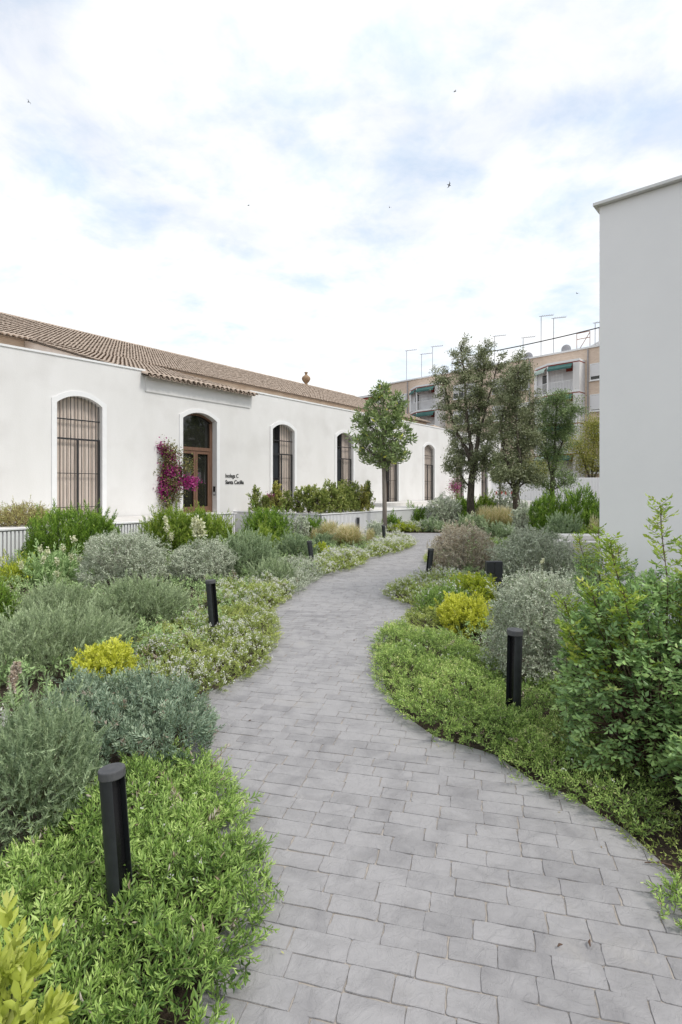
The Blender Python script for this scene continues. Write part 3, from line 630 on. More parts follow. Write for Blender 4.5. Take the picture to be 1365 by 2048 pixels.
for k, (c, wd, sill, crown, rise) in enumerate(ops):
    surround(c, wd, sill, crown, rise, bld)
    pa = arc(c, wd, crown, rise, 14)
    if k == 1: continue
    # back panel
    def panel(x0, x1, y_, z0_, mt, name, z1_=None):
        n_ = 8; e = MB(); top = [(x0 + (x1 - x0) * i / n_, (archz(c, wd, crown, rise, x0 + (x1 - x0) * i / n_) if z1_ is None else z1_)) for i in range(n_ + 1)]
        e.face([(x0,y_,z0_),(x1,y_,z0_)] + [(px_, y_, pz_) for px_, pz_ in reversed(top)]); return e.build(name, mt, bld)
    if k in (2, 3, 4):
        panel(c - wd/2, c - .02, .30, sill, M['glass'], 'pane'); panel(c - .02, c + wd/2, .25, sill, M['shutter'], 'shutter')
        e = MB(); e.box(c - wd/2 + .02, c - .08, .22, .26, sill + (1.3 if k < 4 else 0), 3.55 if k < 4 else 2.0); e.build('shutter', M['darkpanel'] if k < 4 else M['darkwood'], bld)
        e = MB(); e.box(c - .07, c - .01, .19, .248, sill, archz(c, wd, crown, rise, c) - .02); e.build('mullion', M['iron'], bld)
        e = MB(); e.box(c - wd/2 + .01, c - .075, .20, .29, sill + 1.18, sill + 1.28); e.build('transom', M['iron'], bld)
    else:
        panel(c - wd/2, c + wd/2, .25, sill, M['shutter'], 'shutter')
        # board joints: thin proud boards
        nb_ = 6
        for q_ in range(nb_):
            xa = c - wd/2 + q_ * wd / nb_ + .008; xb = xa + wd / nb_ - .016; e = MB(); e.box(xa, xb, .228, .247, sill + .02, min(archz(c, wd, crown, rise, xa), archz(c, wd, crown, rise, xb)) - .03); e.build('board', M['shutter'], bld)
    gr = MB(); th = .02
    for zz, hh_ in ((sill + 2.85, .035), (sill + 2.28, .05), (sill + .32, .02), (sill + 1.3, .02)): gr.box(c - wd/2, c + wd/2, .105, .13, zz, zz + hh_)
    gr.box(c + wd/2 - .055, c + wd/2 - .005, .09, .14, sill, sill + 2.3); gr.box(c - .03, c + .02, .095, .135, sill, sill + 2.28); gr.box(c + wd/2 - .07, c + wd/2 - .055, .085, .105, sill + 2.0, sill + 2.15); gr.box(c + wd/2 - .07, c + wd/2 - .055, .085, .105, sill + 1.05, sill + 1.2)
    grille = gr.build('grille', M['iron'], bld)
    for q_ in range(13):
        xb = c - wd/2 + .03 + q_ * (wd - .06) / 12; o = link('bar', bar_m, None, grille); o.location = (xb, .118, sill); o.scale = (1, 1, archz(c, wd, crown, rise, xb) - sill - .004)
# door
c, wd, sill, crown, rise = ops[1]
door = empty('door', (0, 0, 0)); door.parent = bld
n_ = 12; pa = arc(c, wd, crown, rise, n_)
e = MB(); e.face([(c - wd/2,.30,sill),(c + wd/2,.30,sill)] + [(px_, .30, pz_) for px_, pz_ in reversed(pa)]); e.build('pane', M['glass'], door)
e = MB(); e.box(c - wd/2, c - wd/2 + .10, .22, .285, sill, 4.0); e.box(c + wd/2 - .11, c + wd/2, .22, .285, sill, 4.02)
e.box(c - wd/2 + .1, c + wd/2 - .11, .215, .29, sill + 2.22, sill + 2.34)
for (xa, za), (xb, zb) in zip(pa, pa[1:]):
    e.face([(xa,.22,za),(xa,.22,za - .07),(xb,.22,zb - .07),(xb,.22,zb)]); e.face([(xa,.22,za-.07),(xa,.29,za-.07),(xb,.29,zb-.07),(xb,.22,zb-.07)])
e.build('door_frame', M['wood'], door)
for s_ in (-1, 1):
    e = MB(); xa, xb = (c - wd/2 + .10, c - .004) if s_ < 0 else (c + .004, c + wd/2 - .11)
    for bx in ((xa, xa + .085, sill, sill + 2.21), (xb - .085, xb, sill, sill + 2.21), (xa + .085, xb - .085, sill, sill + .22), (xa + .085, xb - .085, sill + 2.11, sill + 2.21)): e.box(bx[0], bx[1], .235, .28, bx[2], bx[3])
    e.build('door_leaf', M['wood'], door)
e = MB(); e.tube([(c + .05,.20,sill + .95),(c + .05,.17,sill + 1.0),(c + .05,.17,sill + 1.25),(c + .05,.20,sill + 1.3)], .012, 8); e.build('handle', M['iron'], door)
e = MB(); e.box(c + wd/2 - .02, c + wd/2 - .002, .05, .16, sill + .62, sill + .95); ic = e.build('intercom', M['capmetal'], bld)
e = MB(); e.box(c + wd/2 - .026, c + wd/2 - .021, .06, .15, sill + .78, sill + .93); e.build('screen', M['lens'], ic)
e = MB(); e.box(c + wd/2 - .025, c + wd/2 - .021, .07, .14, sill + .65, sill + .74); e.build('keypad', M['trim'], ic)
# lettering on the wall
for txt, z_, bold in (('bodega C', 2.06, 0), ('Santa Cecilia', 1.82, 1)):
    cu = bpy.data.curves.new('lettering', 'FONT'); cu.body = txt; cu.size = .2; cu.extrude = .006; cu.offset = .0022 if bold else .0; cu.space_character = 1.0
    tmp = bpy.data.objects.new('lettering_outline', cu); COL.objects.link(tmp); bpy.context.view_layer.update()
    me = bpy.data.meshes.new_from_object(tmp.evaluated_get(bpy.context.evaluated_depsgraph_get())); bpy.data.objects.remove(tmp)
    me.materials.clear(); o = link('lettering', me, M['letter'], bld)
    xs_ = [v.co.x for v in me.vertices]; o.location = (1.17, -.012, z_); o.rotation_euler = (PI / 2, 0, 0); o.scale = ((.92 if bold else .64) / (max(xs_) - min(xs_)), 1.05, 1)

# ------------------------------------------------------------------ terraces and slatted retaining walls
def terrace(poly, z1, name='terrace'):
    e = MB(); e.prism([tuple(BW(*p))[:2] for p in poly], -.03, z1); o = e.build(name, M['concrete']); tag(o, kind='structure'); return o
terrace([(-13,-.04),(-13,-2.92),(-2.1,-2.92),(-2.1,-.95),(.6,-.95),(.6,-.04)], TZ)
terrace([(1.75,-.04),(1.75,-4.02),(17.5,-4.02),(27,-3.2),(27,-.04)], TZ)
e = MB(); e.prism([tuple(BW(*p))[:2] for p in [(9.6,-.05),(9.6,-1.5),(27.5,-1.5),(27.5,-.05)]], TZ - .02, TZ + .15); tag(e.build('plinth', M['concrete']), 'pale low stone plinth running along the foot of the arched building', 'plinth')
slat_m = MB().box(-.024, .024, -.03, 0, .03, .74).mesh('slat'); slat_m.materials.append(M['slat'])
def slatwall(a, b_, label, pitch=.08, cap_z=.80, plain_=False):
    A_, B_ = BW(*a), BW(*b_); ln = (B_ - A_).length; ang = math.atan2(B_.y - A_.y, B_.x - A_.x)
    r = empty('slatted_wall', A_, ang); tag(r, label, 'wall')
    e = MB(); e.box(0, ln, .0, .09, 0, .765); e.build('backing', M['trim'] if plain_ else M['slatback'], r)
    e = MB(); e.box(-.05, ln + .05, -.05, .16, .768, cap_z); e.build('cap', M['slat'], r)
    if not plain_:
        for i in range(int(ln / pitch)):
            o = link('slat', slat_m, None, r); o.location = (.04 + i * pitch, -.002, 0)
    return r
slatwall((-11.5,-3.05), (-2.05,-3.05), 'white slatted retaining wall behind the shrubs below the leftmost arched window')
slatwall((-2.0,-1.08), (.66,-1.08), 'short white slatted wall edging the landing in front of the wooden door')
slatwall((1.62,-.03), (1.62,-4.1), 'plain white end wall of the hedge planter beside the lettering', plain_=True)
slatwall((1.66,-4.17), (16.5,-4.17), 'long white slatted retaining wall under the clipped hedge')

# ------------------------------------------------------------------ white building on the right
WA = math.atan2(-.651, .759)
wb = empty('white_building', (3.29, 7.0, 0), WA); tag(wb, 'tall blank pale rendered building with thin roof coping', 'building')
HT = EYE + (HY - 414) / F * 7.0
e = MB(); e.box(0, 9, 0, 9, -.02, HT); e.build('wall', M['render'], wb)
e = MB(); e.box(-.06, 9.06, -.075, 9.06, HT + .003, HT + .038); e.build('coping', M['coping'], wb)

# ------------------------------------------------------------------ far fence
fz = EYE + 22 / F * 41.5
fe = empty('far_fence', (11.2, 41.6, 0)); tag(fe, 'tall white ribbed fence closing the garden behind the oaks', 'fence')
e = MB(); e.box(0, 15, 0, .12, 0, fz - .02); e.build('panel', M['trim'], fe)
e = MB()
for i in range(130): e.box(i * .115 + .02, i * .115 + .085, -.05, -.003, .05, fz)
tag(e.build('slats', M['slat'], fe), kind='stuff')

# ------------------------------------------------------------------ apartment block (local x to the right along its face, y into the building)
AP = Vector((23.5, 52, 0)); AA = math.atan2(-.72, .693)
ap = empty('apartment_block', AP, AA); tag(ap, 'tan brick apartment block with white balconies and green awnings', 'building')
m, t, b = mat('tan_brick'); tcx = N(t, 'ShaderNodeTexCoord'); mp = N(t, 'ShaderNodeMapping'); mp.inputs['Rotation'].default_value = (PI/2, 0, 0); L(t, tcx.outputs['Object'], mp.inputs[0])
bk = N(t, 'ShaderNodeTexBrick', i_Scale=1.0, i_Mortar_Size=.012, i_Brick_Width=.26, i_Row_Height=.08); L(t, mp.outputs[0], bk.inputs['Vector'])
bk.inputs['Color1'].default_value = (.60,.46,.35,1); bk.inputs['Color2'].default_value = (.72,.57,.45,1); bk.inputs['Mortar'].default_value = (.62,.53,.45,1)
nz_ = N(t, 'ShaderNodeTexNoise', i_Scale=.5, i_Detail=6.0); L(t, tcx.outputs['Object'], nz_.inputs['Vector']); mm = N(t, 'ShaderNodeMixRGB', blend_type='MULTIPLY', i_0=.35); L(t, bk.outputs[0], mm.inputs[1]); L(t, nz_.outputs[1], mm.inputs[2])
L(t, bk.outputs[0], b.inputs['Base Color']); b.inputs['Roughness'].default_value = .9; M['brick'] = m
M['apwhite'] = noisy('weathered_white', (.62,.61,.60), (.74,.73,.72), scale=.8, rough=.8, stretch=(1,1,.3)); M['green'] = noisy('green_awning', (.05,.125,.115), (.07,.165,.15), scale=3, rough=.8); M['palegreen'] = plain('faded_awning', (.42,.53,.48), .8)
M['redpaint'] = plain('red_paint', (.26,.05,.035), .7); M['rust'] = plain('rusty_frame', (.28,.13,.08), .8); M['winframe'] = plain('white_frame', (.76,.76,.76), .5); M['blind'] = plain('white_blind', (.70,.70,.71), .6); M['grey'] = plain('grey_metal', (.32,.32,.34), .5)
AH = EYE + 13.25
e = MB(); e.box(-26.6, 9, 0, 11, -.02, AH); e.build('wall', M['brick'], ap)
e = MB(); e.box(-26.75, 9.1, -.15, 11.1, AH + .003, AH + .16); e.build('roof_coping', M['winframe'], ap)
e = MB(); e.box(-31.5, -26.9, 1.0, 9, -.02, AH - 1.0); e.build('stair_block', M['apwhite'], ap)
e = MB(); e.box(-31.7, -26.8, .8, 9.2, AH - .98, AH - .70); e.build('stair_roof', M['winframe'], ap)
e = MB(); e.box(-31.6, -26.85, .9, 9.1, AH - 1.55, AH - 1.02); e.build('red_band', M['redpaint'], ap)
FL = [2.25, 5.15, 8.05, 10.95]
def ap_window(x0, wd, z0, ht, part, shut):
    r = MB(); r.box(x0 - .1, x0 + wd + .1, -.10, .02, z0 - .1, z0 + ht + .1); o = r.build('window', M['winframe'], ap)
    r = MB(); r.box(x0, x0 + wd, -.115, -.102, z0, z0 + ht); r.build('pane', M['glass'], o)
    if shut > 0: r = MB(); r.box(x0 + .02, x0 + wd - .02, -.14, -.118, z0 + ht * (1 - shut), z0 + ht - .02); r.build('blind', M['blind'], o)
    if shut < .9: r = MB(); r.box(x0 + wd/2 - .03, x0 + wd/2 + .03, -.135, -.116, z0, z0 + ht * (1 - shut)); r.build('mullion', M['winframe'], o)
    r = MB(); r.box(x0 - .15, x0 + wd + .15, -.2, .01, z0 - .17, z0 - .103); r.build('sill', M['winframe'], o)
    return o
for zf in FL + [-.65]:
    for x0, wd, sh in ((.15,1.7,.78),(4.2,1.6,.6),(-7.6,1.5,.25),(-10.2,1.2,.7),(-13.4,1.2,.9),(-15.2,1.3,.4),(-23.6,1.4,.35)):
        if zf + .9 > 0: ap_window(x0, wd, zf + .95, 1.4, None, min(1, max(0, sh + random.uniform(-.2,.2))))
def bay(xa, xb):
    fx = xa + 1.9; pier = xb - .62; d_ = -1.25
    outl = [(xa, -.003), (xb, -.003), (xb, d_), (fx, d_)]
    outl = outl[::-1]
    for i, zf in enumerate(FL + [FL[-1] + 2.9]):
        top = i == 4
        e = MB(); e.prism(outl, zf - .2, zf); sl_ = e.build('balcony_slab', M['winframe'], ap)
        e = MB(); e.prism([(p[0], p[1] + .04 if p[1] < -.5 else p[1]) for p in outl], zf - .30, zf - .203); e.build('slab_edge', M['redpaint'], sl_)
        if top: continue
        zt = zf + 2.6
        e = MB(); e.box(pier, xb - .004, d_ + .01, -.004, zf + .003, zt - .005); e.build('pier', M['apwhite'], ap)
        e = MB(); e.box(fx - .06, fx + .08, d_ + .01, d_ + .15, zf + .003, zt - .005); e.box(xa + .02, xa + .3, -.22, -.004, zf + .003, zt - .005); e.build('post', M['winframe'], ap)
        e = MB(); e.box(xa + .3, pier, -.06, -.01, zf + .003, zt); e.build('recess_wall', M['blind'] if i % 2 else M['apwhite'], ap)
        e = MB(); e.box(fx + 1.35, pier - .02, -.12, -.065, zt - .55, zt); e.build('red_panel', M['redpaint'], ap)
        dr = MB(); dr.box(xa + .75, xa + 1.6, -.13, -.065, zf + .05, zf + 2.1); do = dr.build('balcony_door', M['winframe'], ap)
        dr = MB(); dr.box(xa + .86, xa + 1.5, -.145, -.133, zf + .15, zf + 2.0); dr.build('pane', M['glass'], do)
        # railing
        rl = MB()
        def railing(p, q_):
            n_ = int(math.hypot(q_[0]-p[0], q_[1]-p[1]) / .14)
            for j_ in range(n_ + 1):
                x_ = p[0] + (q_[0]-p[0]) * j_ / n_; y_ = p[1] + (q_[1]-p[1]) * j_ / n_; rl.box(x_ - .014, x_ + .014, y_ - .014, y_ + .014, zf + .05, zf + .95)
            rl.tube([(p[0],p[1],zf+.97),(q_[0],q_[1],zf+.97)], .03, 4)
        railing((xa + .1, -.10), (fx - .06, d_ + .06)); railing((fx + .1, d_ + .06), (pier - .02, d_ + .06)); rl.build('railing', M['winframe'], ap)
        sc_ = MB()
        for j_ in range(9): sc_.box(fx + .12 + j_ * .15, fx + .145 + j_ * .15, d_ + .4, d_ + .42, zf + .9, zt)
        for j_ in range(5): sc_.box(fx + .1, fx + 1.36, d_ + .4, d_ + .42, zf + 1.0 + j_ * .33, zf + 1.03 + j_ * .33)
        sc_.build('screen', M['winframe'], ap)
        for p, q_, mt in (((fx + .1, d_ + .02), (pier - .02, d_ + .02), M['green']), ((xa + .3, -.2), (fx - .08, d_ + .1), M['palegreen'] if xa > -10 else M['green'])):
            aw = MB(); dxn, dyn = q_[0]-p[0], q_[1]-p[1]; l_ = math.hypot(dxn, dyn); nx_, ny_ = dyn / l_, -dxn / l_
            aw.face([(p[0],p[1],zt-.02),(q_[0],q_[1],zt-.02),(q_[0]+nx_*.3,q_[1]+ny_*.3,zt-.36),(p[0]+nx_*.3,p[1]+ny_*.3,zt-.36)])
            aw.face([(p[0]+nx_*.3,p[1]+ny_*.3,zt-.36),(q_[0]+nx_*.3,q_[1]+ny_*.3,zt-.36),(q_[0]+nx_*.3,q_[1]+ny_*.3,zt-.55),(p[0]+nx_*.3,p[1]+ny_*.3,zt-.55)]); aw.build('awning', mt, ap)
bay(-5.45, -.43); bay(-21.6, -16.4)
for x_ in (-.12, -6.0, -22.0, 3.2):
    e = MB(); e.tube([(x_,-.09,0),(x_,-.09,AH - .1)], .06, 6); e.build('downpipe', M['grey'], ap)
# roof tanks, frames
for x_, r_, h_ in ((.9, 1.0, 1.55), (-13.6, 1.5, 1.0)):
    tk = empty('water_tank', AP + Vector((math.cos(AA) * x_ - math.sin(AA) * 2.6, math.sin(AA) * x_ + math.cos(AA) * 2.6, AH + .16))); tag(tk, 'round grey water tank on the apartment roof ' + ('near the white building' if x_ > 0 else 'behind the tall oak'), 'water tank')
    e = MB(); e.lathe([(r_*.99, .62), (r_, .64), (r_, .6 + h_), (r_ * .9, .68 + h_)], 20); e.build('tank', M['apwhite'] if x_ < 0 else M['concrete'], tk); e = MB(); e.box(-r_ - .5, r_ + .5, -1, 1, .003, .6); e.build('base', M['apwhite'], tk)
    fm_ = MB(); xo = -r_ - 2.2
    for a_, b_ in (((xo,0,0),(xo,0,2.2)), ((xo + 1.3,0,0),(xo + 1.3,0,2.2)), ((xo,0,2.2),(xo + 1.3,0,2.2)), ((xo,0,.2),(xo + 1.3,0,2.1)), ((xo,0,1.6),(xo + 1.3,0,1.6))): fm_.tube([a_, b_], .035, 4)
    f_ = fm_.build('roof_frame', M['rust']); f_.location = tk.location; f_.rotation_euler = (0, 0, AA); tag(f_, 'rusty metal frame on the apartment roof ' + ('near the white building' if x_ > 0 else 'behind the tall oak'), 'frame')
# antennas
def antenna(px_, ytop, ybase, Y, label, arm=1):
    B_ = at(px_, ybase, Y); T_ = at(px_, ytop, Y); r = empty('antenna', B_); tag(r, label, 'antenna', 'aerials on the apartment roof'); h = T_.z - B_.z
    e = MB(); e.tube([(0,0,-.4),(.02,0,h)], .035, 5); e.build('mast', M['grey'], r)
    e = MB(); e.tube([(-.2*arm,0,h-.05),(1.3*arm,.1,h+.12)], .03, 4)
    for i in range(6): e.tube([(.1*arm + i*.22*arm,-.3,h + i*.025),(.1*arm + i*.22*arm,.3,h + i*.025)], .02, 4)
    e.build('aerial', M['grey'], r)
for a_ in ((813,701,757,69,'leftmost thin antenna on the apartment roof above the leafy lollipop tree'),(843,708,753,68,'shorter antenna second from the left on the apartment roof'),(865,693,750,67,'antenna on the roof just left of the tall oak crown'),
           (1046,675,716,57,'antenna beside a dish right of the tall oak crown'),(1082,632,709,56,'tallest antenna on the apartment roof'),(1107,636,704,55,'antenna with a forked head next to the tallest one'),(1190,645,692,52.5,'antenna at the roof edge against the white building'),(989,672,722,60,'antenna half hidden behind the oak crown')):
    antenna(*a_)
for px_, py_, Y, lb in ((1057,714,56.5,'grey satellite dish on the apartment roof edge'),(1133,699,54,'satellite dish below the rusty roof frame')):
    c_ = at(px_, py_, Y); o = empty('satellite_dish', c_); tag(o, lb, 'satellite dish'); e = MB(); e.lathe([(.03,0),(.25,.03),(.45,.12),(.47,.13)], 14); d_ = e.build('dish', M['grey'], o); d_.rotation_euler = (-1.2, .3, 0); e = MB(); e.tube([(0,.1,-1.0),(0,.05,0)], .03, 5); e.build('post', M['grey'], o)
cA, cB = at(935, 712, 47), at(1300, 628, 40)
cb_ = MB(); cb_.tube([cA + (cB - cA) * (i / 16) + Vector((0,0,-.55 * 4 * (i/16) * (1 - i/16) * .35)) for i in range(17)], .045, 5); tag(cb_.build('overhead_cable', M['iron']), 'dark overhead cable crossing above the apartment roof', 'cable')

# ================================================================== OBJECTS
# ------------------------------------------------------------------ bollard lights
def d_outline(r, cut, n=44):
    """circle with a slot cut on the +x side"""
    pts = [(r * math.cos(a), r * math.sin(a)) for a in [cut + (2 * PI - 2 * cut) * i / n for i in range(n + 1)]]
    return pts + [(r * .12, pts[-1][1]), (r * .12, pts[0][1])]
pole_m = MB().prism(d_outline(.052, .62), -.05, .565).mesh('pole'); pole_m.materials.append(M['metal'])
cap_m = MB().lathe([(.054,.566),(.0555,.569),(.0555,.594),(.0545,.598),(.052,.600)], 48).mesh('cap'); cap_m.materials.append(M['capmetal'])
lens_m = MB().box(.008, .012, -.028, .028, .02, .563).mesh('lens'); lens_m.materials.append(M['lens'])
BOL = [((-.835,2.1), (-2.5,-5.2), -32, 'black cylindrical bollard light leaning in the green ground cover nearest the viewer'),
       ((-1.36,5.95), (-1.5,-5.0), -40, 'black bollard light among white flowers left of the path, before the grey rosemary'),
       ((-.575,11.3), (-2,-8.0), 160, 'strongly leaning black bollard light beside the second white flower patch'),
       ((1.26,15.8), (0,-4.5), 160, 'black bollard light directly in front of the slim lollipop tree trunk'),
       ((1.213,3.88), (1,1.0), 215, 'upright black bollard light in front of the big silver bush on the right'),
       ((1.55,9.81), (0,5.5), 200, 'black bollard light at the path edge before the brownish silver bush'),
       ((5.95,22.6), (0,-5), 180, 'small distant black bollard light in front of the blond grass strip'),
       ((4.85,22.9), (0,2), 180, 'small distant black bollard light left of the blond grass strip, beside silver foliage'),
       ((.62,19.9), (0,0), 180, 'distant black bollard light standing against the long slatted wall')]
for (x_, y_), (tx, ty), rz, lb in BOL:
    r = empty('bollard_light', (x_, y_, 0)); r.rotation_euler = (math.radians(tx), math.radians(ty), math.radians(rz)) ; r.rotation_mode = 'ZYX'
    R = Matrix.Rotation(math.radians(ty), 3, 'Y') @ Matrix.Rotation(math.radians(tx), 3, 'X') @ Matrix.Rotation(math.radians(rz), 3, 'Z'); r.rotation_mode = 'XYZ'; r.rotation_euler = R.to_euler()
    tag(r, lb, 'bollard light', 'bollard lights along the path')
    wd_ = .90 if y_ < 3 else 1.0; r.scale = (wd_, wd_, 0.955 if y_ < 3 else (1.1 if y_ < 6.5 else (.97 if y_ < 12 else 1.0)))
    for nm, me in (('pole', pole_m), ('cap', cap_m), ('lens', lens_m)): link(nm, me, None, r)
r = empty('spot_bollard', (2.27, 7.95, 0)); tag(r, 'black bollard with box shaped lamp head beside the golden shrub', 'bollard light')
e = MB(); e.box(-.06, .055, -.055, .055, -.05, .60); e.build('pole', M['metal'], r, bevel=.006)
e = MB(); e.box(-.175, -.062, -.055, .055, .43, .599); hd = e.build('lamp_head', M['metal'], r, bevel=.006)
e = MB(); e.box(-.16, -.075, -.04, .04, .424, .429); e.build('lens', M['lens'], hd)
# ------------------------------------------------------------------ bench
bn = empty('stepped_bench', (5.02, 12.4, 0), math.radians(-4)); tag(bn, 'white stepped stone bench half hidden behind the white building', 'bench')
e = MB(); e.box(0, 2.4, 0, .8, -.02, .45); e.build('base', M['benchw'], bn, bevel=.02)
e = MB(); e.box(.16, 2.4, .35, .95, .453, .56); e.build('upper_slab', M['benchw'], bn, bevel=.02)

# ------------------------------------------------------------------ trees
def branchy(name, Y, trunk, limbs, colour, label, leafL=.06, per=75, twig_n=5, spread=.17, tw=(.3,.75), barkm='bark', dz=1.0, cat='tree', shape='dia', aspect=.5, low=.25):
    B_ = at(trunk[0][0], trunk[0][1], Y); B_.z = 0; root = empty(name, B_); tag(root, label, cat)
    tr = MB(); C_ = []; W_ = []
    def P(p, dep=0.0): v = at(p[0], p[1], Y); return Vector((v.x - B_.x + dep * v.x / Y, dep, max(v.z - 0, -.02)))
    tp = [P(p) for p in trunk]; tr.tube(tp, [p[2] for p in trunk], 9)
    allv = []
    for li, lm in enumerate(limbs):
        n = len(lm['p']); dd = lm.get('d', random.uniform(-1, 1) * dz); pts = [P(p, dd * (i / max(1, n - 1)) ** 1.2) for i, p in enumerate(lm['p'])]
        # densify with wobble
        fine = []
        for a_, b_ in zip(pts, pts[1:]):
            for k in range(4): fine.append(a_.lerp(b_, k / 4) + Vector((random.uniform(-.03,.03), random.uniform(-.03,.03), 0)))
        fine.append(pts[-1]); r0, r1 = lm.get('r', (.09, .018)); m_ = len(fine)
        tr.tube(fine, [r0 + (r1 - r0) * (i / (m_ - 1)) ** .8 for i in range(m_)], 6)
        f0 = lm.get('f', low)
        for i in range(m_):
            t_ = i / (m_ - 1)
            if t_ < f0: continue
            for _ in range(lm.get('n', twig_n)):
                if random.random() > .75: continue
                dv = Vector((random.gauss(0, 1), random.gauss(0, 1), random.gauss(.35, .7))).normalized(); ln = random.uniform(*tw) * (1.15 - .35 * t_)
                mid = fine[i] + dv * ln * .5 + Vector((random.uniform(-.05,.05), random.uniform(-.05,.05), .03)); end = fine[i] + dv * ln
                W_.append((fine[i], mid, end)); C_.append(end); C_.append(mid.lerp(end, .3))
    trunk_o = tr.build('trunk', M[barkm], root, smooth=True)
    A_ = np.array([tuple(a_) for a_, _, _ in W_]); Mi = np.array([tuple(m_) for _, m_, _ in W_]); E_ = np.array([tuple(c_) for _, _, c_ in W_])
    leafmesh('branches', [(stems(A_, Mi, .014, .009), STEM, np.zeros(len(A_))), (stems(Mi, E_, .009, .004), STEM, np.zeros(len(A_)))], M[barkm], root)
    C_ = np.array([tuple(c_) for c_ in C_]); n = len(C_); cnt = per
    Pn = np.repeat(C_, cnt, 0) + rng.normal(0, spread, (n * cnt, 3)) * np.array([1, 1, .8]); D = unit(rng.normal(0, 1, Pn.shape) + np.array([0, 0, .15]))
    tint = np.repeat(rng.normal(.42, .14, n), cnt) + rng.normal(0, .17, n * cnt)
    leafmesh('crown', [(leaves(Pn, D, leafL * rng.uniform(.7, 1.2, n * cnt), leafL * aspect, shape), shape, tint)], LM[colour], root)
    return root
branchy('holm_oak', 24, [(943,1056,.20),(941,1000,.155),(943,962,.145),(947,932,.14)],
  [dict(p=[(947,940),(931,897),(912,860),(898,815),(891,775),(884,748)], r=(.10,.02), n=5),
   dict(p=[(947,938),(940,880),(934,830),(930,775),(928,730),(920,690)], r=(.11,.02), n=6),
   dict(p=[(949,938),(955,880),(958,820),(962,770),(968,730),(968,690)], r=(.11,.02), n=6),
   dict(p=[(956,880),(972,810),(985,770),(995,722)], r=(.06,.018), n=5),
   dict(p=[(941,975),(926,958),(914,940),(906,920)], r=(.05,.015), n=4, f=.3),
   dict(p=[(950,930),(968,900),(978,870),(985,840)], r=(.05,.02), n=5, d=1.2), dict(p=[(944,950),(962,930),(972,905)], r=(.03,.01), n=5, d=-.8, f=.2), dict(p=[(945,940),(925,915),(915,890)], r=(.03,.01), n=5, d=.8, f=.2)], 'oak',
  'tallest twisted evergreen oak with open greyish crown beyond the path', leafL=.09, per=46, twig_n=4, spread=.095)
branchy('holm_oak', 22.5, [(1036,1060,.20),(1033,1003,.15),(1030,985,.14)],
  [dict(p=[(1031,992),(1024,950),(1008,905),(1002,860),(1008,810),(1024,768),(1036,728)], r=(.10,.018), n=5, f=.2),
   dict(p=[(1032,990),(1040,950),(1042,910),(1053,888),(1060,850),(1066,800)], r=(.10,.018), n=6, f=.15),
   dict(p=[(1041,930),(1036,880),(1031,830),(1030,785),(1040,740)], r=(.07,.018), n=6),
   dict(p=[(1030,980),(1012,960),(1002,950)], r=(.05,.015), n=5, f=.2),
   dict(p=[(1035,975),(1052,965),(1060,950)], r=(.05,.015), n=4, f=.3)], 'oak',
  'dark evergreen oak with forked trunk in the middle of the three oaks', leafL=.085, per=62, twig_n=4, spread=.115)
branchy('holm_oak', 26, [(1106,1050,.15),(1104,985,.11),(1105,950,.10)],
  [dict(p=[(1105,960),(1092,905),(1086,855),(1096,808)], r=(.06,.014), n=7, f=.1),
   dict(p=[(1105,955),(1119,900),(1135,855),(1148,818)], r=(.06,.014), n=7, f=.1),
   dict(p=[(1105,950),(1110,880),(1112,835),(1115,798)], r=(.07,.014), n=7, f=.1),
   dict(p=[(1104,985),(1085,970),(1078,965)], r=(.03,.01), n=4, f=.2), dict(p=[(1105,980),(1125,970),(1130,955)], r=(.03,.01), n=4, f=.2)], 'oakgreen',
  'smaller green oak with fine foliage nearest the white building', leafL=.075, per=60, spread=.14)
branchy('street_tree', 46, [(1185,1015,.2),(1183,960,.15)],
  [dict(p=[(1183,965),(1170,930),(1160,905),(1150,890)], r=(.1,.02), n=6, f=.1), dict(p=[(1183,965),(1186,910),(1190,860),(1192,850)], r=(.1,.02), n=8, f=.1), dict(p=[(1183,965),(1205,920),(1215,870)], r=(.1,.02), n=7, f=.1)], 'yellowtree',
  'yellowing street tree behind the ribbed fence beside the white building', leafL=.13, per=50, spread=.42, tw=(.5,1.2))
branchy('street_tree', 46, [(1066,1015,.15),(1065,965,.12)],
  [dict(p=[(1065,970),(1058,945),(1050,930)], r=(.07,.02), n=8, f=.1), dict(p=[(1065,970),(1072,950),(1082,938)], r=(.07,.02), n=8, f=.1)], 'yellowtree',
  'low yellowish tree top behind the ribbed fence between the oaks', leafL=.12, per=40, spread=.35, tw=(.4,1.0))
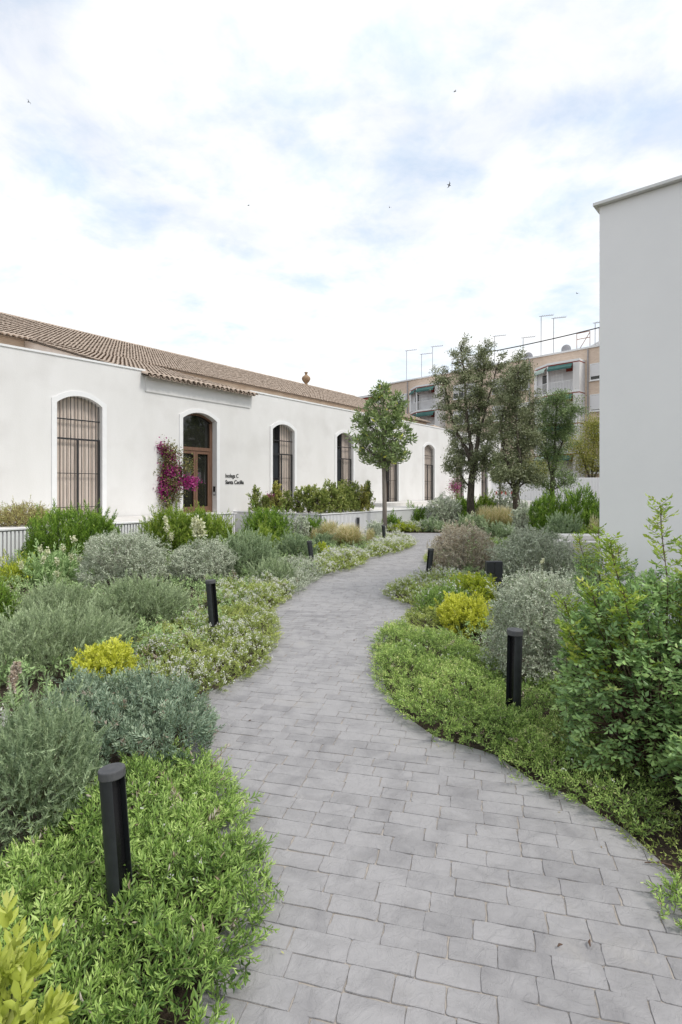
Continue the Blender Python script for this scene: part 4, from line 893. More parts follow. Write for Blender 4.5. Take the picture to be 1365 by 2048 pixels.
def rosette_tree(name, Y, trunk, prof, n, leafL, colour, label, per=8):
    B_ = at(trunk[0][0], trunk[0][1], Y); B_.z = 0; root = empty(name, B_); tag(root, label, 'tree')
    tr = MB(); tp = []
    for px_, py_, r_ in trunk: v = at(px_, py_, Y); tp.append(Vector((v.x - B_.x, 0, max(v.z, -.02))))
    top = tp[-1]; ct = at(trunk[-1][0], prof[0][0], Y).z - .3
    tr.tube(tp + [Vector((top.x, 0, (top.z + ct) / 2)), Vector((top.x, 0, ct))], [p[2] for p in trunk] + [.04, .012], 10)
    ys = np.array([p[0] for p in prof], float); ws = np.array([p[1] for p in prof], float)
    u = rng.uniform(ys[0], ys[-1], n * 3); wv = np.interp(u, ys, ws); k = rng.random(n * 3) < (wv / wv.max()) ** 1.3; u = u[k][:n]; wv = wv[k][:n]; n = len(u)
    th = rng.uniform(0, 2 * PI, n); rr = np.sqrt(rng.uniform(.10, 1.0, n)) * wv / F * Y * (1 + .16 * np.sin(3 * th + u * .09) + .10 * np.sin(5 * th - u * .17)) * rng.uniform(.85, 1.12, n)
    C_ = np.stack([np.cos(th) * rr + top.x, np.sin(th) * rr, EYE - (u - HY) / F * Y], 1)
    ax = unit(np.stack([np.cos(th) * .7, np.sin(th) * .7, np.full(n, .55)], 1) + rng.normal(0, .35, (n, 3)))
    bz = np.clip(C_[:, 2] - rr * .9, top.z + .02, ct); Bp = np.stack([np.full(n, top.x), np.zeros(n), bz], 1)
    kk = rng.random(n) < .45; mid = Bp + (C_ - Bp) * .55 + np.array([0, 0, -.05])
    leafmesh('branches', [(stems(Bp[kk], mid[kk], .018, .012), STEM, np.zeros(kk.sum())), (stems(mid[kk], C_[kk], .012, .006), STEM, np.zeros(kk.sum()))], M['palebark'], root)
    tr.build('trunk', M['palebark'], root, smooth=True)
    st, _ = shoot_leaves(C_, ax, leafL * .9, per, 1.45, .6, leafL, leafL * .36, 'mid', t0=.35, taper=.2, tipt=.05)
    tint = np.clip(st[2], 0, .72); tint[rng.random(len(tint)) < .018] = 1.0
    leafmesh('crown', [(st[0], 'mid', tint)], LM[colour], root); return root
rosette_tree('lollipop_tree', 20.3, [(770,1068,.085),(769,1000,.08),(768,945,.075),(767,925,.085)], [(764,8),(780,26),(805,44),(840,57),(875,62),(900,56),(920,42),(936,14)], 400, .235, 'magnolia', 'slim staked tree with large glossy leaves in a rounded crown by the path')
rosette_tree('lollipop_tree', 27, [(1001,1045,.05),(1000,985,.045),(999,960,.045)], [(905,8),(925,22),(945,26),(962,18),(968,6)], 130, .2, 'magnolia', 'small broad leaved tree on a thin trunk between the two tall oaks')
# ------------------------------------------------------------------ hedge and bougainvilleas
hedge = [(1.95,-.82,.95,.30,'slim young hedge shrub nearest the lettering on the white wall'),(1.95,-1.29,.72,.24,'shortest slim hedge shrub, second from the lettering end of the row'),(1.98,-1.84,1.15,.28,'tall yellowish cone shaped hedge shrub before the grille window'),(2.0,-2.35,.85,.28,'loose hedge shrub under the grille window right of the yellowish cone'),(2.0,-2.85,1.02,.24,'thin open hedge shrub right of the first grille window'),
         (2.0,-3.35,1.0,.34,'first full hedge shrub before the planter corner'),(2.05,-3.8,1.0,.36,'full hedge shrub standing on the planter corner'),(2.6,-3.85,1.16,.40,'tallest dense hedge shrub in the middle of the clipped row'),(3.2,-3.85,1.08,.40,'dense hedge shrub just right of the tallest one in the row'),(3.8,-3.85,1.12,.40,'dense hedge shrub below the second grille window'),
         (4.45,-3.85,1.02,.36,'yellow green hedge shrub second from the tree end of the row'),(4.98,-3.85,1.2,.24,'last slim hedge shrub nearest the lollipop tree trunk')]
for i, (s_, t_, h_, r_, lb) in enumerate(hedge):
    p = BW(s_, t_); slim = i < 5 or i == 11
    shrub('hedge_shrub', (p.x, p.y), r_, h_, 'hedge', 'hedge' if i not in (2, 10) else 'goldhedge', lb, 'hedge shrub', 'clipped hedge row on the planter', z0=TZ, cap=22000, cone=slim, over=dict(up=.65, lump=.2, cov=1.5 if slim else 2.0))
def clusters(root, C_, spread, per, Ls, colour, name, shape='dia', aspect=.6):
    C_ = np.array([tuple(c_) for c_ in C_]); n = len(C_); Pn = np.repeat(C_, per, 0) + rng.normal(0, 1, (n * per, 3)) * np.array(spread); D = unit(rng.normal(0, 1, Pn.shape))
    leafmesh(name, [(leaves(Pn, D, Ls * rng.uniform(.7, 1.2, n * per), Ls * aspect, shape), shape, rng.normal(.5, .22, n * per))], LM[colour], root)
def boug(base, Y, lp, fp, stake, label, k=1.0):
    B_ = at(base[0], base[1], Y); root = empty('bougainvillea', (B_.x, B_.y, TZ)); tag(root, label, 'climbing plant'); off = Vector((B_.x, B_.y, TZ))
    P = lambda p: at(base[0] - 2 + (p[0] - base[0] - 4) * 1.22, p[1], Y) - off + Vector((0, random.uniform(-.15,.1), 0))
    lv = [P(p) for p in lp]; fl = [P(p) for p in fp]
    tr = MB()
    for q_ in lv[::2]: tr.tube([(random.uniform(-.05,.05),0,0), (q_.x * .4, 0, q_.z * .5), tuple(q_)], [.016,.011,.005], 5)
    tr.build('stems', M['twig'], root); clusters(root, lv, (.16*k,.09*k,.16*k), 240, .075, 'bougleaf', 'foliage'); clusters(root, fl, (.12*k,.08*k,.11*k), 165, .08, 'magenta', 'flowers', aspect=.75)
    if stake:
        e = MB()
        for a_ in stake: e.tube([(0,.02,0), tuple(P(a_))], .012, 5)
        e.build('stake', M['paletwig'], root)
boug((338,1018), 18.3, [(330,905),(345,900),(322,925),(340,930),(352,935),(318,945),(335,950),(355,955),(330,965),(350,970),(365,945),(335,985),(345,995),(322,1000),(310,1005),(303,1015),(355,990),(340,1010),(372,930),(352,905),(297,1018)],
     [(320,893),(330,897),(338,903),(346,912),(326,900),(343,920),(318,935),(308,945),(302,940),(312,950),(335,935),(345,940),(350,945),(338,948),(355,940),(330,968),(340,975),(348,970),(335,982),(328,990),(375,963),(385,964),(365,962),(358,968)], [(314,872),(318,873)], 'magenta bougainvillea climbing the white wall beside the wooden door')
boug((916,1004), 34.5, [(914,975),(917,985),(915,995)], [(914,972),(916,966),(919,975),(915,980)], None, 'small magenta bougainvillea at a far window beside the oak trunk', 1.3)
boug((546,1010), 21.0, [(545,1000),(548,1006)], [(543,998),(548,1002),(546,996)], None, 'small pink bougainvillea tucked between the slim hedge shrubs', .7)

# ------------------------------------------------------------------ shrubs: species, colour, px centre, depth, width px, top row, label
def SH(name, species, colour, px_, Y, wpx, ytop, label, **kw):
    z0 = kw.pop('z0', 0.0); h = EYE - (ytop - HY) / F * Y - z0; rx = wpx / 2 / F * Y
    return shrub(name, ((px_ - CX) / F * Y, Y), rx, h, species, colour, label, z0=z0, **kw)
# left bed, near to far
SH('rosemary_bush', 'rosemary', 'rosemary_dark', 60, 2.75, 290, 1395, 'dark grey green needle leaved bush at the left edge behind the nearest bollard', cap=60000)
SH('golden_shrub', 'golden', 'golden', 215, 4.5, 124, 1282, 'small golden yellow shrub among grey bushes on the left', cap=9000)
SH('rosemary_bush', 'rosemary', 'rosemary', 90, 5.2, 290, 1212, 'broad grey green bush at the left edge behind the small golden shrub', cap=60000)
SH('rosemary_bush', 'rosemary', 'rosemary', 232, 5.75, 96, 1232, 'narrow grey green bush wedged between the golden shrub and the white flowers', cap=16000)
SH('rosemary_bush', 'rosemary', 'rosemary', 282, 6.6, 185, 1150, 'rounded dark grey rosemary left of the second bollard', cap=42000)
SH('rosemary_bush', 'rosemary', 'rosemary', 118, 6.7, 180, 1163, 'soft grey rosemary mound in front of the white valerian heads', cap=42000)
SH('willowy_shrub', 'willowy', 'willowy', -5, 6.4, 80, 1155, 'bright green willowy shrub cut by the left picture edge', cap=9000)
SH('silver_bush', 'silver', 'silver', 252, 9.2, 178, 1060, 'largest rounded silver bush on the left, before the slatted wall', cap=34000)
SH('silver_bush', 'silver', 'silver', 405, 9.7, 138, 1080, 'rounded silver bush right of the largest one, behind the second bollard', cap=26000)
SH('willowy_shrub', 'willowy', 'willowy', 152, 11.4, 200, 1012, 'large bright green shrub below the leftmost arched window', cap=30000)
SH('willowy_shrub', 'willowy', 'willowy_lime', 345, 13.4, 125, 1014, 'lime green shrub at the foot of the bougainvillea', cap=18000)
SH('willowy_shrub', 'willowy', 'willowy_lime', 408, 12.9, 125, 1016, 'lime green shrub right below the wooden door', cap=18000)
SH('red_tinged_shrub', 'dry', 'dry', 45, 13.0, 120, 1003, 'reddish leaved shrub on the terrace at the far left edge', z0=TZ, cap=16000)
SH('herb_clump', 'herb', 'herb', 105, 9.6, 130, 1100, 'leafy herb clump carrying white valerian heads', cat='plant', cap=12000)
SH('herb_clump', 'herb', 'goldgreen', 40, 9.4, 90, 1118, 'yellowish herb clump at the left edge by the slatted wall', cat='plant', cap=7000)
SH('rosemary_bush', 'rosemary', 'bluegreen', 495, 10.2, 130, 1058, 'tall dense blue grey rosemary right of the two silver bushes', cap=42000)
SH('rosemary_bush', 'rosemary', 'rosemary', 548, 9.3, 100, 1112, 'low upright rosemary spilling towards the path edge', cap=18000, over=dict(up=.8))
SH('rosemary_bush', 'rosemary', 'rosemary_dark', 592, 12.6, 92, 1062, 'dark rosemary mound behind the strongly leaning bollard', cap=20000)
SH('rosemary_bush', 'rosemary', 'rosemary_dark', 645, 14.6, 50, 1062, 'small dark rosemary left of the blond grass tufts', cap=10000)
SH('willowy_shrub', 'willowy', 'willowy', 535, 15.6, 108, 1014, 'dense bright green shrub before the plain end wall of the planter', cap=22000)
SH('willowy_shrub', 'willowy', 'willowy_lime', 527, 12.9, 75, 1050, 'yellow green wispy shrub between two rosemary bushes', cap=10000)
SH('silver_bush', 'silver', 'silver', 600, 16.6, 42, 1030, 'sparse silver shrub with white flowers below the planter corner', cap=5000, flowers=(40,.05,'white'))
SH('willowy_shrub', 'willowy', 'willowy', 626, 17.2, 52, 1030, 'small green shrub at the foot of the long slatted wall', cap=8000)
SH('rosemary_bush', 'rosemary', 'rosemary_dark', 660, 17.4, 60, 1040, 'low dark shrub behind the blond grass tufts', cap=8000)
SH('golden_shrub', 'golden', 'goldgreen', 642, 13.0, 34, 1083, 'tiny yellow green shrub right of the leaning bollard', cap=3000)
SH('rosemary_bush', 'rosemary', 'rosemary', 695, 13.4, 62, 1088, 'low rosemary in front of the blond grass by the path', cap=12000, over=dict(up=.8))
SH('cream_tuft', 'dry', 'silver', 732, 13.4, 36, 1096, 'pale cream tuft between two white flower patches', cat='plant', cap=4000)
SH('grey_euphorbia', 'herb', 'silver', 752, 17.4, 44, 1038, 'pale grey spurge left of the lollipop tree trunk', cat='plant', cap=5000)
# beds beyond the cross path
SH('willowy_shrub', 'willowy', 'willowy', 782, 21.6, 50, 1026, 'dark green shrub right behind the lollipop tree trunk', cap=8000)
SH('willowy_shrub', 'willowy', 'willowy', 830, 23.6, 48, 1010, 'green shrub before the slatted wall right of the lollipop tree', cap=7000)
SH('golden_shrub', 'golden', 'goldgreen', 806, 21.0, 44, 1046, 'yellow green mound at the far path edge', cap=3500)
SH('rosemary_bush', 'rosemary', 'bluegreen', 862, 21.2, 56, 1030, 'rounded grey green mound at the far path edge', cap=9000)
SH('silver_bush', 'silver', 'silver', 886, 23.2, 68, 990, 'tall silver bush before the far arched window', cap=12000)
SH('willowy_shrub', 'willowy', 'willowy_lime', 968, 26.5, 58, 985, 'bright green shrub at the foot of the tallest oak', cap=9000)
SH('willowy_shrub', 'willowy', 'willowy', 926, 26.0, 46, 992, 'green shrub left of the tallest oak trunk', cap=7000)
SH('silver_bush', 'silver', 'silver', 1005, 26.5, 60, 992, 'pale silver bush between the two tall oaks', cap=7000)
SH('rosemary_bush', 'rosemary', 'rosemary', 945, 21.3, 66, 1022, 'grey green mound between the two distant bollards', cap=9000)
SH('rosemary_bush', 'rosemary', 'bluegreen', 1000, 17.6, 72, 1042, 'grey green mound below the blond grass strip', cap=10000)
SH('silver_bush', 'silver', 'silver', 1046, 18.4, 48, 1004, 'upright silver bush left of the tall green shrubs', cap=8000)
SH('willowy_shrub', 'willowy', 'willowy', 1098, 17.4, 84, 986, 'tall green shrub under the smallest oak', cap=16000)
SH('willowy_shrub', 'willowy', 'willowy', 1163, 16.9, 92, 976, 'tallest dark green shrub touching the white building edge', cap=18000)
SH('rosemary_bush', 'rosemary', 'bluegreen', 1130, 14.6, 86, 1022, 'grey green mound behind the stepped bench', cap=16000)
SH('herb_clump', 'herb', 'willowy_lime', 1178, 13.6, 50, 1050, 'fresh green herb behind the stepped bench', cat='plant', cap=3000)
SH('herb_clump', 'herb', 'willowy', 985, 14.2, 60, 1078, 'fresh green herb between the brownish and the twin silver bushes', cat='plant', cap=5000)
# right bed
SH('silver_bush', 'silver', 'silverbrown', 925, 10.6, 124, 1042, 'brownish silver bush with dry twigs at the path bend', cap=26000, over=dict(up=.4))
SH('silver_bush', 'silver', 'silver', 1066, 9.5, 150, 1052, 'silver bush with pale upright tips before the stepped bench', cap=30000, over=dict(up=.4))
SH('silver_bush', 'silver', 'silver', 1082, 4.75, 232, 1138, 'big silver bush right behind the upright bollard', cap=46000, ry=.42)
SH('silver_bush', 'silver', 'silver', 1165, 6.6, 120, 1140, 'dull silver bush behind the glossy pinnate shrub', cap=16000)
SH('golden_shrub', 'golden', 'golden', 930, 6.35, 122, 1186, 'bright golden shrub on the right of the path', cap=14000)
SH('herb_clump', 'herb', 'mat', 890, 7.3, 120, 1160, 'fresh green upright plant with white flowers behind the golden shrub', cat='plant', cap=12000, flowers=(90,.03,'white'), over=dict(L=.035, W=.011))
SH('golden_shrub', 'golden', 'goldgreen', 945, 7.6, 110, 1145, 'yellow green flowering clump left of the box headed bollard', cap=9000, flowers=(60,.03,'white'))
# foreground golden rosettes
SH('golden_shrub', 'golden', 'goldpale', -10, 1.46, 250, 1872, 'large leaved golden shrub in the bottom left corner', cap=4200, q=1.0, over=dict(L=.062, W=.024, shape='round', sl=.10, K=13, cov=2.6, a0=1.3, a1=.45))

# glossy pinnate shrub in the right foreground
def pinnate(loc, rx, h, shoots_, n, label):
    root = empty('pinnate_shrub', (loc[0], loc[1], 0)); tag(root, label, 'shrub')
    tip, d = dome_points(n, rx, rx * .85, h, .12, zc=.5, inner=.35, zmin=-.62); n = len(tip)
    ax = unit(d * .9 + rng.normal(0, .45, (n, 3)) + np.array([0, 0, .05])); sets = []; young = []
    def compound(tip, ax, ln, pairs, Lf, Wf, tb):
        n = len(tip); base = tip - ax * ln[:, None]; u, v = frame(ax); side = u * np.sign(rng.random((n, 1)) - .5); nor = np.cross(side, ax)
        out = []; tn = []
        tt = rng.normal(tb, .15, n)
        for k in range(pairs):
            t_ = .25 + .72 * k / (pairs - 1)
            for s_ in (-1, 1):
                D = unit(ax * .55 + side * s_ + nor * rng.normal(-.1, .22, (n, 1)) + rng.normal(0, .12, (n, 3))); P_ = base + ax * (ln * t_)[:, None]
                out.append(leaves(P_, D, Lf * rng.uniform(.8, 1.1, n), Wf * rng.uniform(.85, 1.1, n), 'mid')); tn.append(tt + rng.normal(0, .08, n))
        out.append(leaves(tip, ax, Lf * np.ones(n), Wf, 'mid')); tn.append(tt + .05)
        return (np.concatenate(out), 'mid', np.concatenate(tn)), (stems(base, tip, .0016, .0009), STEM, np.zeros(n))
    st, r_ = compound(tip, ax, rng.uniform(.11, .16, n), 5, .044, .020, .42); leafmesh('foliage', [st], LM['pistacia'], root)
    k = rng.random(n) < .12; core = np.stack([tip[:, 0] * .25, tip[:, 1] * .25, np.zeros(n)], 1); mid = (core + tip) / 2 + np.array([0, 0, .12])
    br = [r_, (stems(core[k], mid[k], .008, .005), STEM, np.zeros(k.sum())), (stems(mid[k], tip[k], .005, .002), STEM, np.zeros(k.sum()))]
    yt, ya = [], []
    for (dx_, dy_, zt, zb) in shoots_:
        nn = 17; t_ = np.linspace(0, 1, nn); bx, by = dx_ * .75, dy_ * .75
        pts = np.stack([bx + (dx_ - bx) * t_ + .02 * np.sin(t_ * 5), by + (dy_ - by) * t_, zb + (zt - zb) * t_], 1)
        br.append((stems(pts[:-1], pts[1:], .0045, .003), STEM, np.zeros(nn - 1)))
        for i in range(2, nn):
            for _ in range(2):
                ph = rng.uniform(0, 6.28); a_ = unit(np.array([math.cos(ph), math.sin(ph), .45 + .5 * (i / nn) ** 3])); yt.append(pts[i] + a_ * (.125 - .06 * (i / nn) ** 2)); ya.append(a_)
    yt, ya = np.array(yt), np.array(ya); st, r_ = compound(yt, ya, np.full(len(yt), .11), 5, .042, .016, .5); leafmesh('young_leaves', [st], LM['youngpistacia'], root)
    leafmesh('stems', br + [r_], M['twig'], root); return root
pinnate((1.90, 3.25), .62, 1.10, [(-.02,-.05,1.55,.8),(-.24,.1,1.32,.75),(.22,.05,1.32,.8),(-.4,.0,1.05,.6),(-.34,-.25,1.1,.6),(.1,-.2,1.2,.75),(-.5,.15,.95,.5),(-.58,-.1,.85,.5),(.35,-.1,1.38,.8)], 1600, 'big glossy pinnate leaved shrub in the right foreground')
pinnate((3.0, 6.2), .42, .95, [(-.3,.0,1.1,.6),(-.15,-.15,1.2,.6),(.1,-.1,1.0,.6)], 240, 'light green pinnate shrub at the foot of the white building')
pinnate((1.92, 2.55), .34, .55, [(-.05,0,.58,.4)], 420, 'low glossy pinnate bush at the right picture edge')

# ------------------------------------------------------------------ grasses
def tuft(name, loc, r, h, n, label, lean=.6):
    root = empty(name, (loc[0], loc[1], 0)); tag(root, label, 'grass tuft')
    th = rng.uniform(0, 2*PI, n); b0 = np.sqrt(rng.random(n)) * r * .35; base = np.stack([np.cos(th) * b0, np.sin(th) * b0, np.zeros(n)], 1)
    ph = th + rng.normal(0, .5, n); out = rng.uniform(.15, 1.0, n) * r; hh = h * rng.uniform(.5, 1.12, n) * (1 - .42 * (out / r) ** 2)
    d = np.stack([np.cos(ph), np.sin(ph), np.zeros(n)], 1); mid = base + d * (out * .3)[:, None] + np.array([0,0,1.]) * (hh * .55)[:, None]; up = base + d * (out * .65)[:, None] + np.array([0,0,1.]) * (hh * .88)[:, None]; tip = base + d * out[:, None] + np.array([0,0,1.]) * hh[:, None]
    wv = np.stack([-np.sin(ph), np.cos(ph), np.zeros(n)], 1) * .0020 * max(1, (loc[1] / 8) ** .5)
    quad = [(0,1,2,3)]
    s0 = np.stack([base - wv, base + wv, mid + wv, mid - wv], 1); s1_ = np.stack([mid - wv, mid + wv, up + wv, up - wv], 1); s2_ = np.stack([up - wv * 1.2, up + wv * 1.2, tip + wv * .3, tip - wv * .3], 1)
    leafmesh('blades', [(s0, quad, rng.normal(.10,.1,n)), (s1_, quad, rng.normal(.42,.16,n)), (s2_, quad, rng.normal(.85,.12,n))], LM['grass'], root); return root
def TU(px_, Y, wpx, ytop, n, label): return tuft('feather_grass', ((px_ - CX) / F * Y, Y), wpx / 2 / F * Y * 1.1, EYE - (ytop - HY) / F * Y, n, label)
TU(697, 14.9, 66, 1048, 2600, 'largest blond feather grass tuft by the path'); TU(660, 16.6, 50, 1042, 1500, 'rosy blond feather grass tuft behind the largest one'); TU(741, 15.6, 22, 1056, 600, 'narrow blond grass tuft left of the tree bollard'); TU(630, 16.4, 22, 1056, 400, 'small blond tuft below the planter wall')
for i, (px_, lb) in enumerate(((966,'leftmost tuft of the blond grass strip under the oaks'),(982,'second tuft of the blond grass strip under the oaks'),(998,'third tuft of the blond grass strip under the oaks'),(1014,'rightmost tuft of the blond grass strip under the oaks'))): TU(px_, 22.0, 34, 1011 + (i % 2) * 2, 900, lb)
TU(1188, 15.2, 24, 1030, 400, 'small blond tuft at the edge of the white building')

# ------------------------------------------------------------------ flowering stems
def flowerstems(loc, heads, label, fm='cream', hs=.04, leafy=True, z0=0.0, per=26):
    root = empty('flowering_plant', (loc[0], loc[1], z0)); tag(root, label, 'flower'); tr = MB(); C_ = []; Lp = []; La = []
    for hx, hy, hz_, s_ in heads:
        tr.tube([(hx * .5, hy * .5, 0), (hx * .85, hy * .85, hz_ * .6), (hx, hy, hz_)], [.0035,.003,.0025], 5)
        for q_ in range(3): C_.append((hx, hy, hz_ + q_ * hs * .8 * s_))
        for k in range(7):
            t_ = .3 + .09 * k; ph = random.uniform(0, 6.28); Lp.append((hx * (.5 + .5 * t_), hy * (.5 + .5 * t_), hz_ * t_)); La.append((math.cos(ph), math.sin(ph), .5))
    tr.build('stems', M['greentwig'], root); C_ = np.array(C_); blooms(C_, hs, fm, root, per=per)
    leafmesh('foliage', [(leaves(np.array(Lp), unit(np.array(La)), .07, .018, 'dia'), 'dia', rng.normal(.5,.15,len(Lp)))], LM['herb'], root); return root
k9 = lambda px_, py_, Y, X0: (at(px_, py_, Y).x - X0, random.uniform(-.12,.12), at(px_, py_, Y).z)
def FS(px0, Y, pts, label, **kw):
    X0 = (px0 - CX) / F * Y; flowerstems((X0, Y), [(*k9(a_, b_, Y, X0), 1.0) for a_, b_ in pts], label, **kw)
FS(115, 9.2, [(146,1083),(182,1086),(110,1128),(136,1120),(77,1104),(119,1103),(88,1110),(92,1122),(163,1120),(50,1132),(6,1124),(120,1150)], 'white valerian heads on tall stems before the large bright green shrub')
FS(392, 9.8, [(388,1056),(398,1060),(392,1066),(400,1070)], 'thick pale green spurge head rising above the silver bush', fm='cream', hs=.07, per=60)
FS(340, 11.0, [(330,1045),(342,1078),(336,1060)], 'pale flower spikes before the lime green shrubs', hs=.05)
FS(0, 3.1, [(2,1440),(-4,1470),(6,1455)], 'white flower heads at the left picture edge above the grey bush', fm='white', hs=.02)
FS(36, 3.9, [(18,1350),(32,1342),(40,1352),(45,1366),(28,1362),(12,1366)], 'dried brown everlasting heads at the left edge', fm='dried', hs=.026, per=30)
FS(1005, 30, [(994,988),(1004,987),(1012,988),(1024,987)], 'red flowers in the distance between the oaks', fm='red', hs=.05)
FS(880, 23, [(866,1005),(872,1015),(905,1000)], 'slender pale stalks rising beside the tall silver bush', hs=.04)
FS(941, 9.9, [(941,1030),(936,1045),(948,1050)], 'tall pale stalk rising from the brownish silver bush', hs=.03)
FS(1085, 4.6, [(1076,1120),(1086,1128)], 'pale shoot rising above the big silver bush', fm='cream', hs=.012, per=14)

# ------------------------------------------------------------------ ground covers
cover('ground_cover', [(-260,2500),(380,2500),(425,2048),(490,1890),(532,1790),(485,1690),(462,1610),(412,1548),(330,1530),(250,1560),(150,1640),(30,1740),(-200,1850)],   .14, 'glossy green ground cover with few white flowers round the nearest bollard', 'mat', 1000, .042, .0098, 20, .15, 'mid', (26,.012,'white'), per=6)
cover('ground_cover', [(390,1540),(420,1490),(395,1420),(300,1405),(200,1400),(110,1410),(100,1470),(180,1540),(260,1570),(330,1550)], .30, 'grey green spoon leaved ground cover behind the nearest bollard', 'spoon', 1000, .040, .010, 20, .13, 'mid', (40,.014,'dried'), up=.7, rnd=.4)
cover('ground_cover', [(400,1408),(455,1382),(530,1335),(555,1280),(545,1225),(480,1225),(380,1240),(280,1290),(270,1370),(330,1400)], .17, 'pale green ground cover thick with white flowers round the second bollard', 'matlight', 900, .024, .0075, 18, .10, 'dia', (1500,.018,'white'), edge=.2)
cover('ground_cover', [(548,1222),(588,1192),(570,1176),(500,1172),(420,1185),(400,1215),(470,1228)], .22, 'white flowering ground cover beside the path before the low rosemary', 'matlight', 620, .030, .010, 16, .11, 'dia', (1300,.02,'white'), edge=.2)
cover('ground_cover', [(590,1195),(640,1158),(650,1140),(600,1130),(540,1140),(520,1170)], .26, 'small leaved grey ground cover around the strongly leaning bollard', 'silver', 520, .034, .014, 14, .12, 'dia', (160,.02,'white'), edge=.2)
cover('ground_cover', [(640,1157),(720,1137),(738,1120),(715,1116),(650,1120),(620,1135)], .30, 'dense white flowering mound right of the strongly leaning bollard', 'matlight', 520, .036, .013, 14, .12, 'dia', (1700,.028,'white'), edge=.25)
cover('ground_cover', [(735,1121),(800,1106),(830,1091),(815,1081),(770,1083),(735,1096)], .28, 'white flowering mound round the bollard before the lollipop tree', 'matlight', 360, .045, .016, 13, .13, 'dia', (1900,.036,'white'), edge=.3)
cover('ground_cover', [(1000,1515),(870,1482),(795,1428),(758,1370),(755,1290),(785,1262),(870,1280),(960,1310),(1010,1380),(1040,1450),(1090,1480),(1080,1530)], .21, 'broad green ground cover bulging into the path before the upright bollard', 'matfresh', 1150, .031, .0085, 16, .12, 'dia', (45,.014,'white'), edge=.22, per=6)
cover('ground_cover', [(770,1196),(790,1178),(845,1162),(930,1160),(960,1180),(900,1215),(840,1222)], .24, 'white flowering ground cover at the path edge before the tall thin bollard', 'matlight', 620, .030, .010, 16, .12, 'dia', (1500,.021,'white'), edge=.25)
cover('ground_cover', [(806,1246),(838,1216),(900,1222),(930,1260),(880,1280),(830,1262)], .15, 'small green ground cover beside the golden shrub', 'matlight', 800, .026, .008, 15, .09, 'dia', (40,.014,'white'), edge=.2)
cover('ground_cover', [(990,1520),(1060,1570),(1130,1600),(1238,1660),(1310,1690),(1330,1580),(1180,1480),(1090,1455),(1020,1470)], .13, 'weedy green ground cover along the right path edge below the pinnate shrub', 'matfresh', 1150, .028, .008, 14, .12, 'dia', (8,.012,'white'), edge=.2)
cover('ground_cover', [(1245,1672),(1365,1780),(1440,1860),(1480,1800),(1420,1660),(1310,1620)], .06, 'thin weeds over bare soil at the right path edge', 'matlight', 620, .022, .007, 10, .07, 'dia', None, edge=.2)
cover('ground_cover', [(1325,1838),(1345,1775),(1420,1760),(1470,1850),(1420,1890)], .12, 'bright green cushion at the right picture edge on the path', 'mat', 1300, .026, .009, 16, .08, 'dia', None, edge=.12)
cover('ground_cover', [(858,1140),(850,1125),(862,1105),(880,1115),(890,1140)], .28, 'small white flowering tuft at the foot of the brownish silver bush', 'matlight', 400, .034, .012, 12, .1, 'dia', (60,.02,'white'), edge=.2)
cover('ground_cover', [(765,1066),(880,1064),(905,1060),(890,1056),(790,1056),(740,1062)], .30, 'white flowering border along the far path edge', 'matlight', 200, .055, .02, 12, .14, 'dia', (1100,.045,'white'), edge=.5)
cover('ground_cover', [(1000,1400),(1040,1470),(1100,1480),(1200,1480),(1180,1400),(1080,1370)], .16, 'green ground cover at the foot of the upright bollard and silver bush', 'mat', 900, .028, .0085, 15, .11, 'dia', None, edge=.15)
# low filling growth between the shrubs
cover('undergrowth', [(-1.1,3.9),(-1.5,4.4),(-1.3,5.8),(-1.15,7.4),(-.95,8.8),(-.35,10.4),(.3,12.6),(1.7,15.8),(1.3,17.4),(-2.6,18.6),(-4.1,17.8),(-6.3,13.6),(-8.2,10.4),(-6,6),(-3.6,3.4)], .22, 'low mixed grey green growth between the shrubs left of the path', 'herb', 75, .05, .015, 16, .22, 'dia', None, world=True)
cover('undergrowth', [(1.75,4.3),(1.1,5.4),(1.35,7.0),(1.3,8.2),(1.85,9.9),(2.1,12),(2.7,15.2),(7,17),(9,15),(5.6,10),(3.2,7),(3.2,5)], .24, 'low mixed green growth between the shrubs right of the path', 'herb', 75, .05, .015, 16, .22, 'dia', None, world=True)
cover('undergrowth', [(-2.6,21.2),(0,20.9),(3.5,20.8),(8,20),(14,21),(18,30),(13,40),(9,35),(5.5,28),(2.4,23.4),(1.0,22)], .35, 'low mixed growth in the beds beyond the far path', 'rosemary', 12, .12, .03, 14, .35, 'dia', None, world=True)

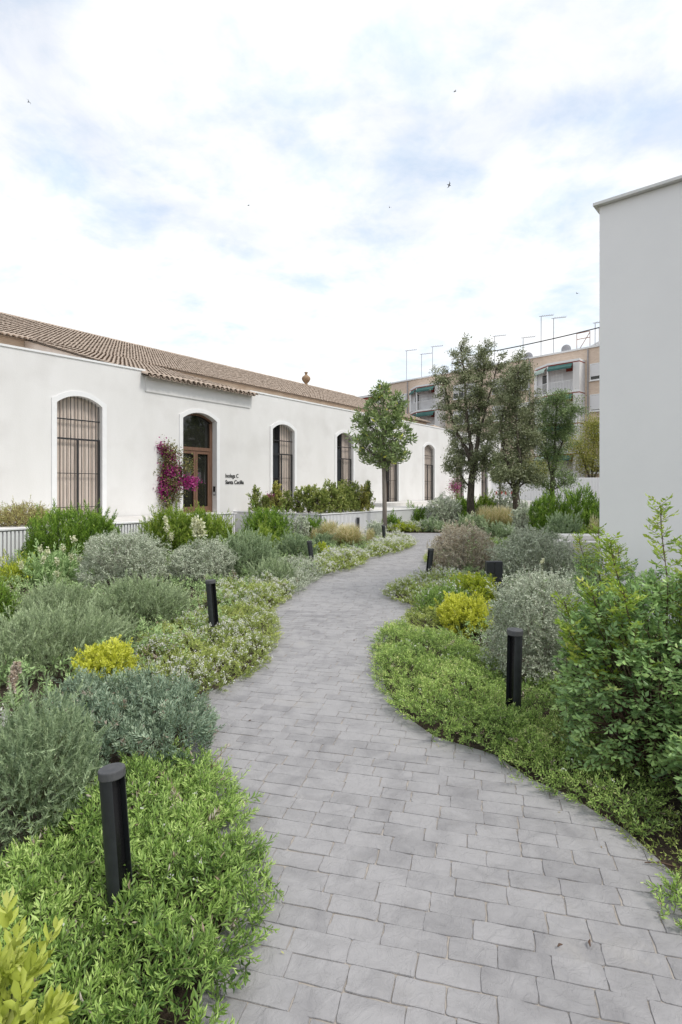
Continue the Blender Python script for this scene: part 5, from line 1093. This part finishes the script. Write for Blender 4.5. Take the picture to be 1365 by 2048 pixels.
# ------------------------------------------------------------------ small things
for (px_, py_, a_, ln, lb) in ((1120,1893,.4,.022,'short brown twig lying on the pavers in the foreground'),(1180,1888,1.2,.03,'dark bark chip on the pavers in the right foreground'),(1325,1732,-.25,.14,'long thin dry twig at the right edge of the path'),(1322,1775,.9,.02,'dark seed pod on the pavers near the right edge'),(500,1442,.3,.02,'dark fallen bit on the path beside the spoon leaved cover'),(708,1281,0,.02,'tiny dark fallen leaf in the middle of the path')):
    p = G(px_, py_, .016); e = MB(); e.tube([(-ln/2,0,.004),(0,.1*ln,.006),(ln/2,0,.004)], [.002,.0045,.002], 5); o = e.build('twig', M['twig']); o.location = p; o.rotation_euler = (0,0,a_); tag(o, lb, 'twig')
nl_ = 420; PB = np.array(PATH); seg = rng.integers(0, len(PB), nl_); tt_ = rng.random(nl_); p0_ = PB[seg]; p1_ = PB[(seg + 1) % len(PB)]; q0 = p0_ + (p1_ - p0_) * tt_[:, None] + rng.normal(0, .14, (nl_, 2))
kq = inside(PATH, q0[:, 0], q0[:, 1]) & (q0[:, 1] > 1) & (q0[:, 1] < 9); q0 = q0[kq]; nq = len(q0)
Dl = unit(np.concatenate([rng.normal(0, 1, (nq, 2)), rng.uniform(0, .25, (nq, 1))], 1))
tag(leafmesh('leaf_litter', [(leaves(np.concatenate([q0, np.full((nq, 1), .012)], 1), Dl, rng.uniform(.008, .02, nq), .005, 'dia'), 'dia', rng.random(nq) * .7)], LM['dry']), 'tiny dry leaves scattered along the edges of the path', 'leaf litter', None, 'stuff')
def bird(px_, py_, Y, span, roll, yaw, label):
    e = MB(); s_ = span / 2
    body = [(0,-.28,0,.02),(0,-.18,0,.06),(0,0,0,.075),(0,.16,0,.05),(0,.34,0,.012)]
    for x_, y_, z_, r_ in body:
        for j in range(6): e.v.append((x_ + r_ * math.cos(j*PI/3), y_, z_ + r_ * .8 * math.sin(j*PI/3)))
    for i in range(4):
        for j in range(6): j2 = (j+1) % 6; e.f.append((i*6+j, i*6+j2, (i+1)*6+j2, (i+1)*6+j))
    for sg in (-1, 1):
        b0 = len(e.v); e.v += [(0,-.10,.03),(0,.08,.03),(sg*s_*.5,-.16,.16),(sg*s_*.5,-.02,.17),(sg*s_,.14,.10)]; e.f += [(b0,b0+1,b0+3,b0+2),(b0+2,b0+3,b0+4)]
    o = e.build('bird', M['letter']); o.location = at(px_, py_, Y); o.rotation_euler = (.3, roll, yaw); k = .62; o.scale = (k, k, k); tag(o, label, 'bird')
for a_ in ((57,204,55,1.0,.5,1.2,'dark swift flying alone high on the left of the sky'),(910,183,55,.9,-.7,.4,'dark swift highest in the right half of the sky'),(898,370,50,1.0,.9,2.0,'dark swift above the right part of the sky, below the highest one'),(779,415,60,.8,.4,.3,'small swift near the middle of the sky'),(1154,587,60,1.0,.2,.2,'swift low in the sky beside the white building'),(497,411,75,.8,-.5,.9,'faint tiny swift left of the sky centre')): bird(*a_)
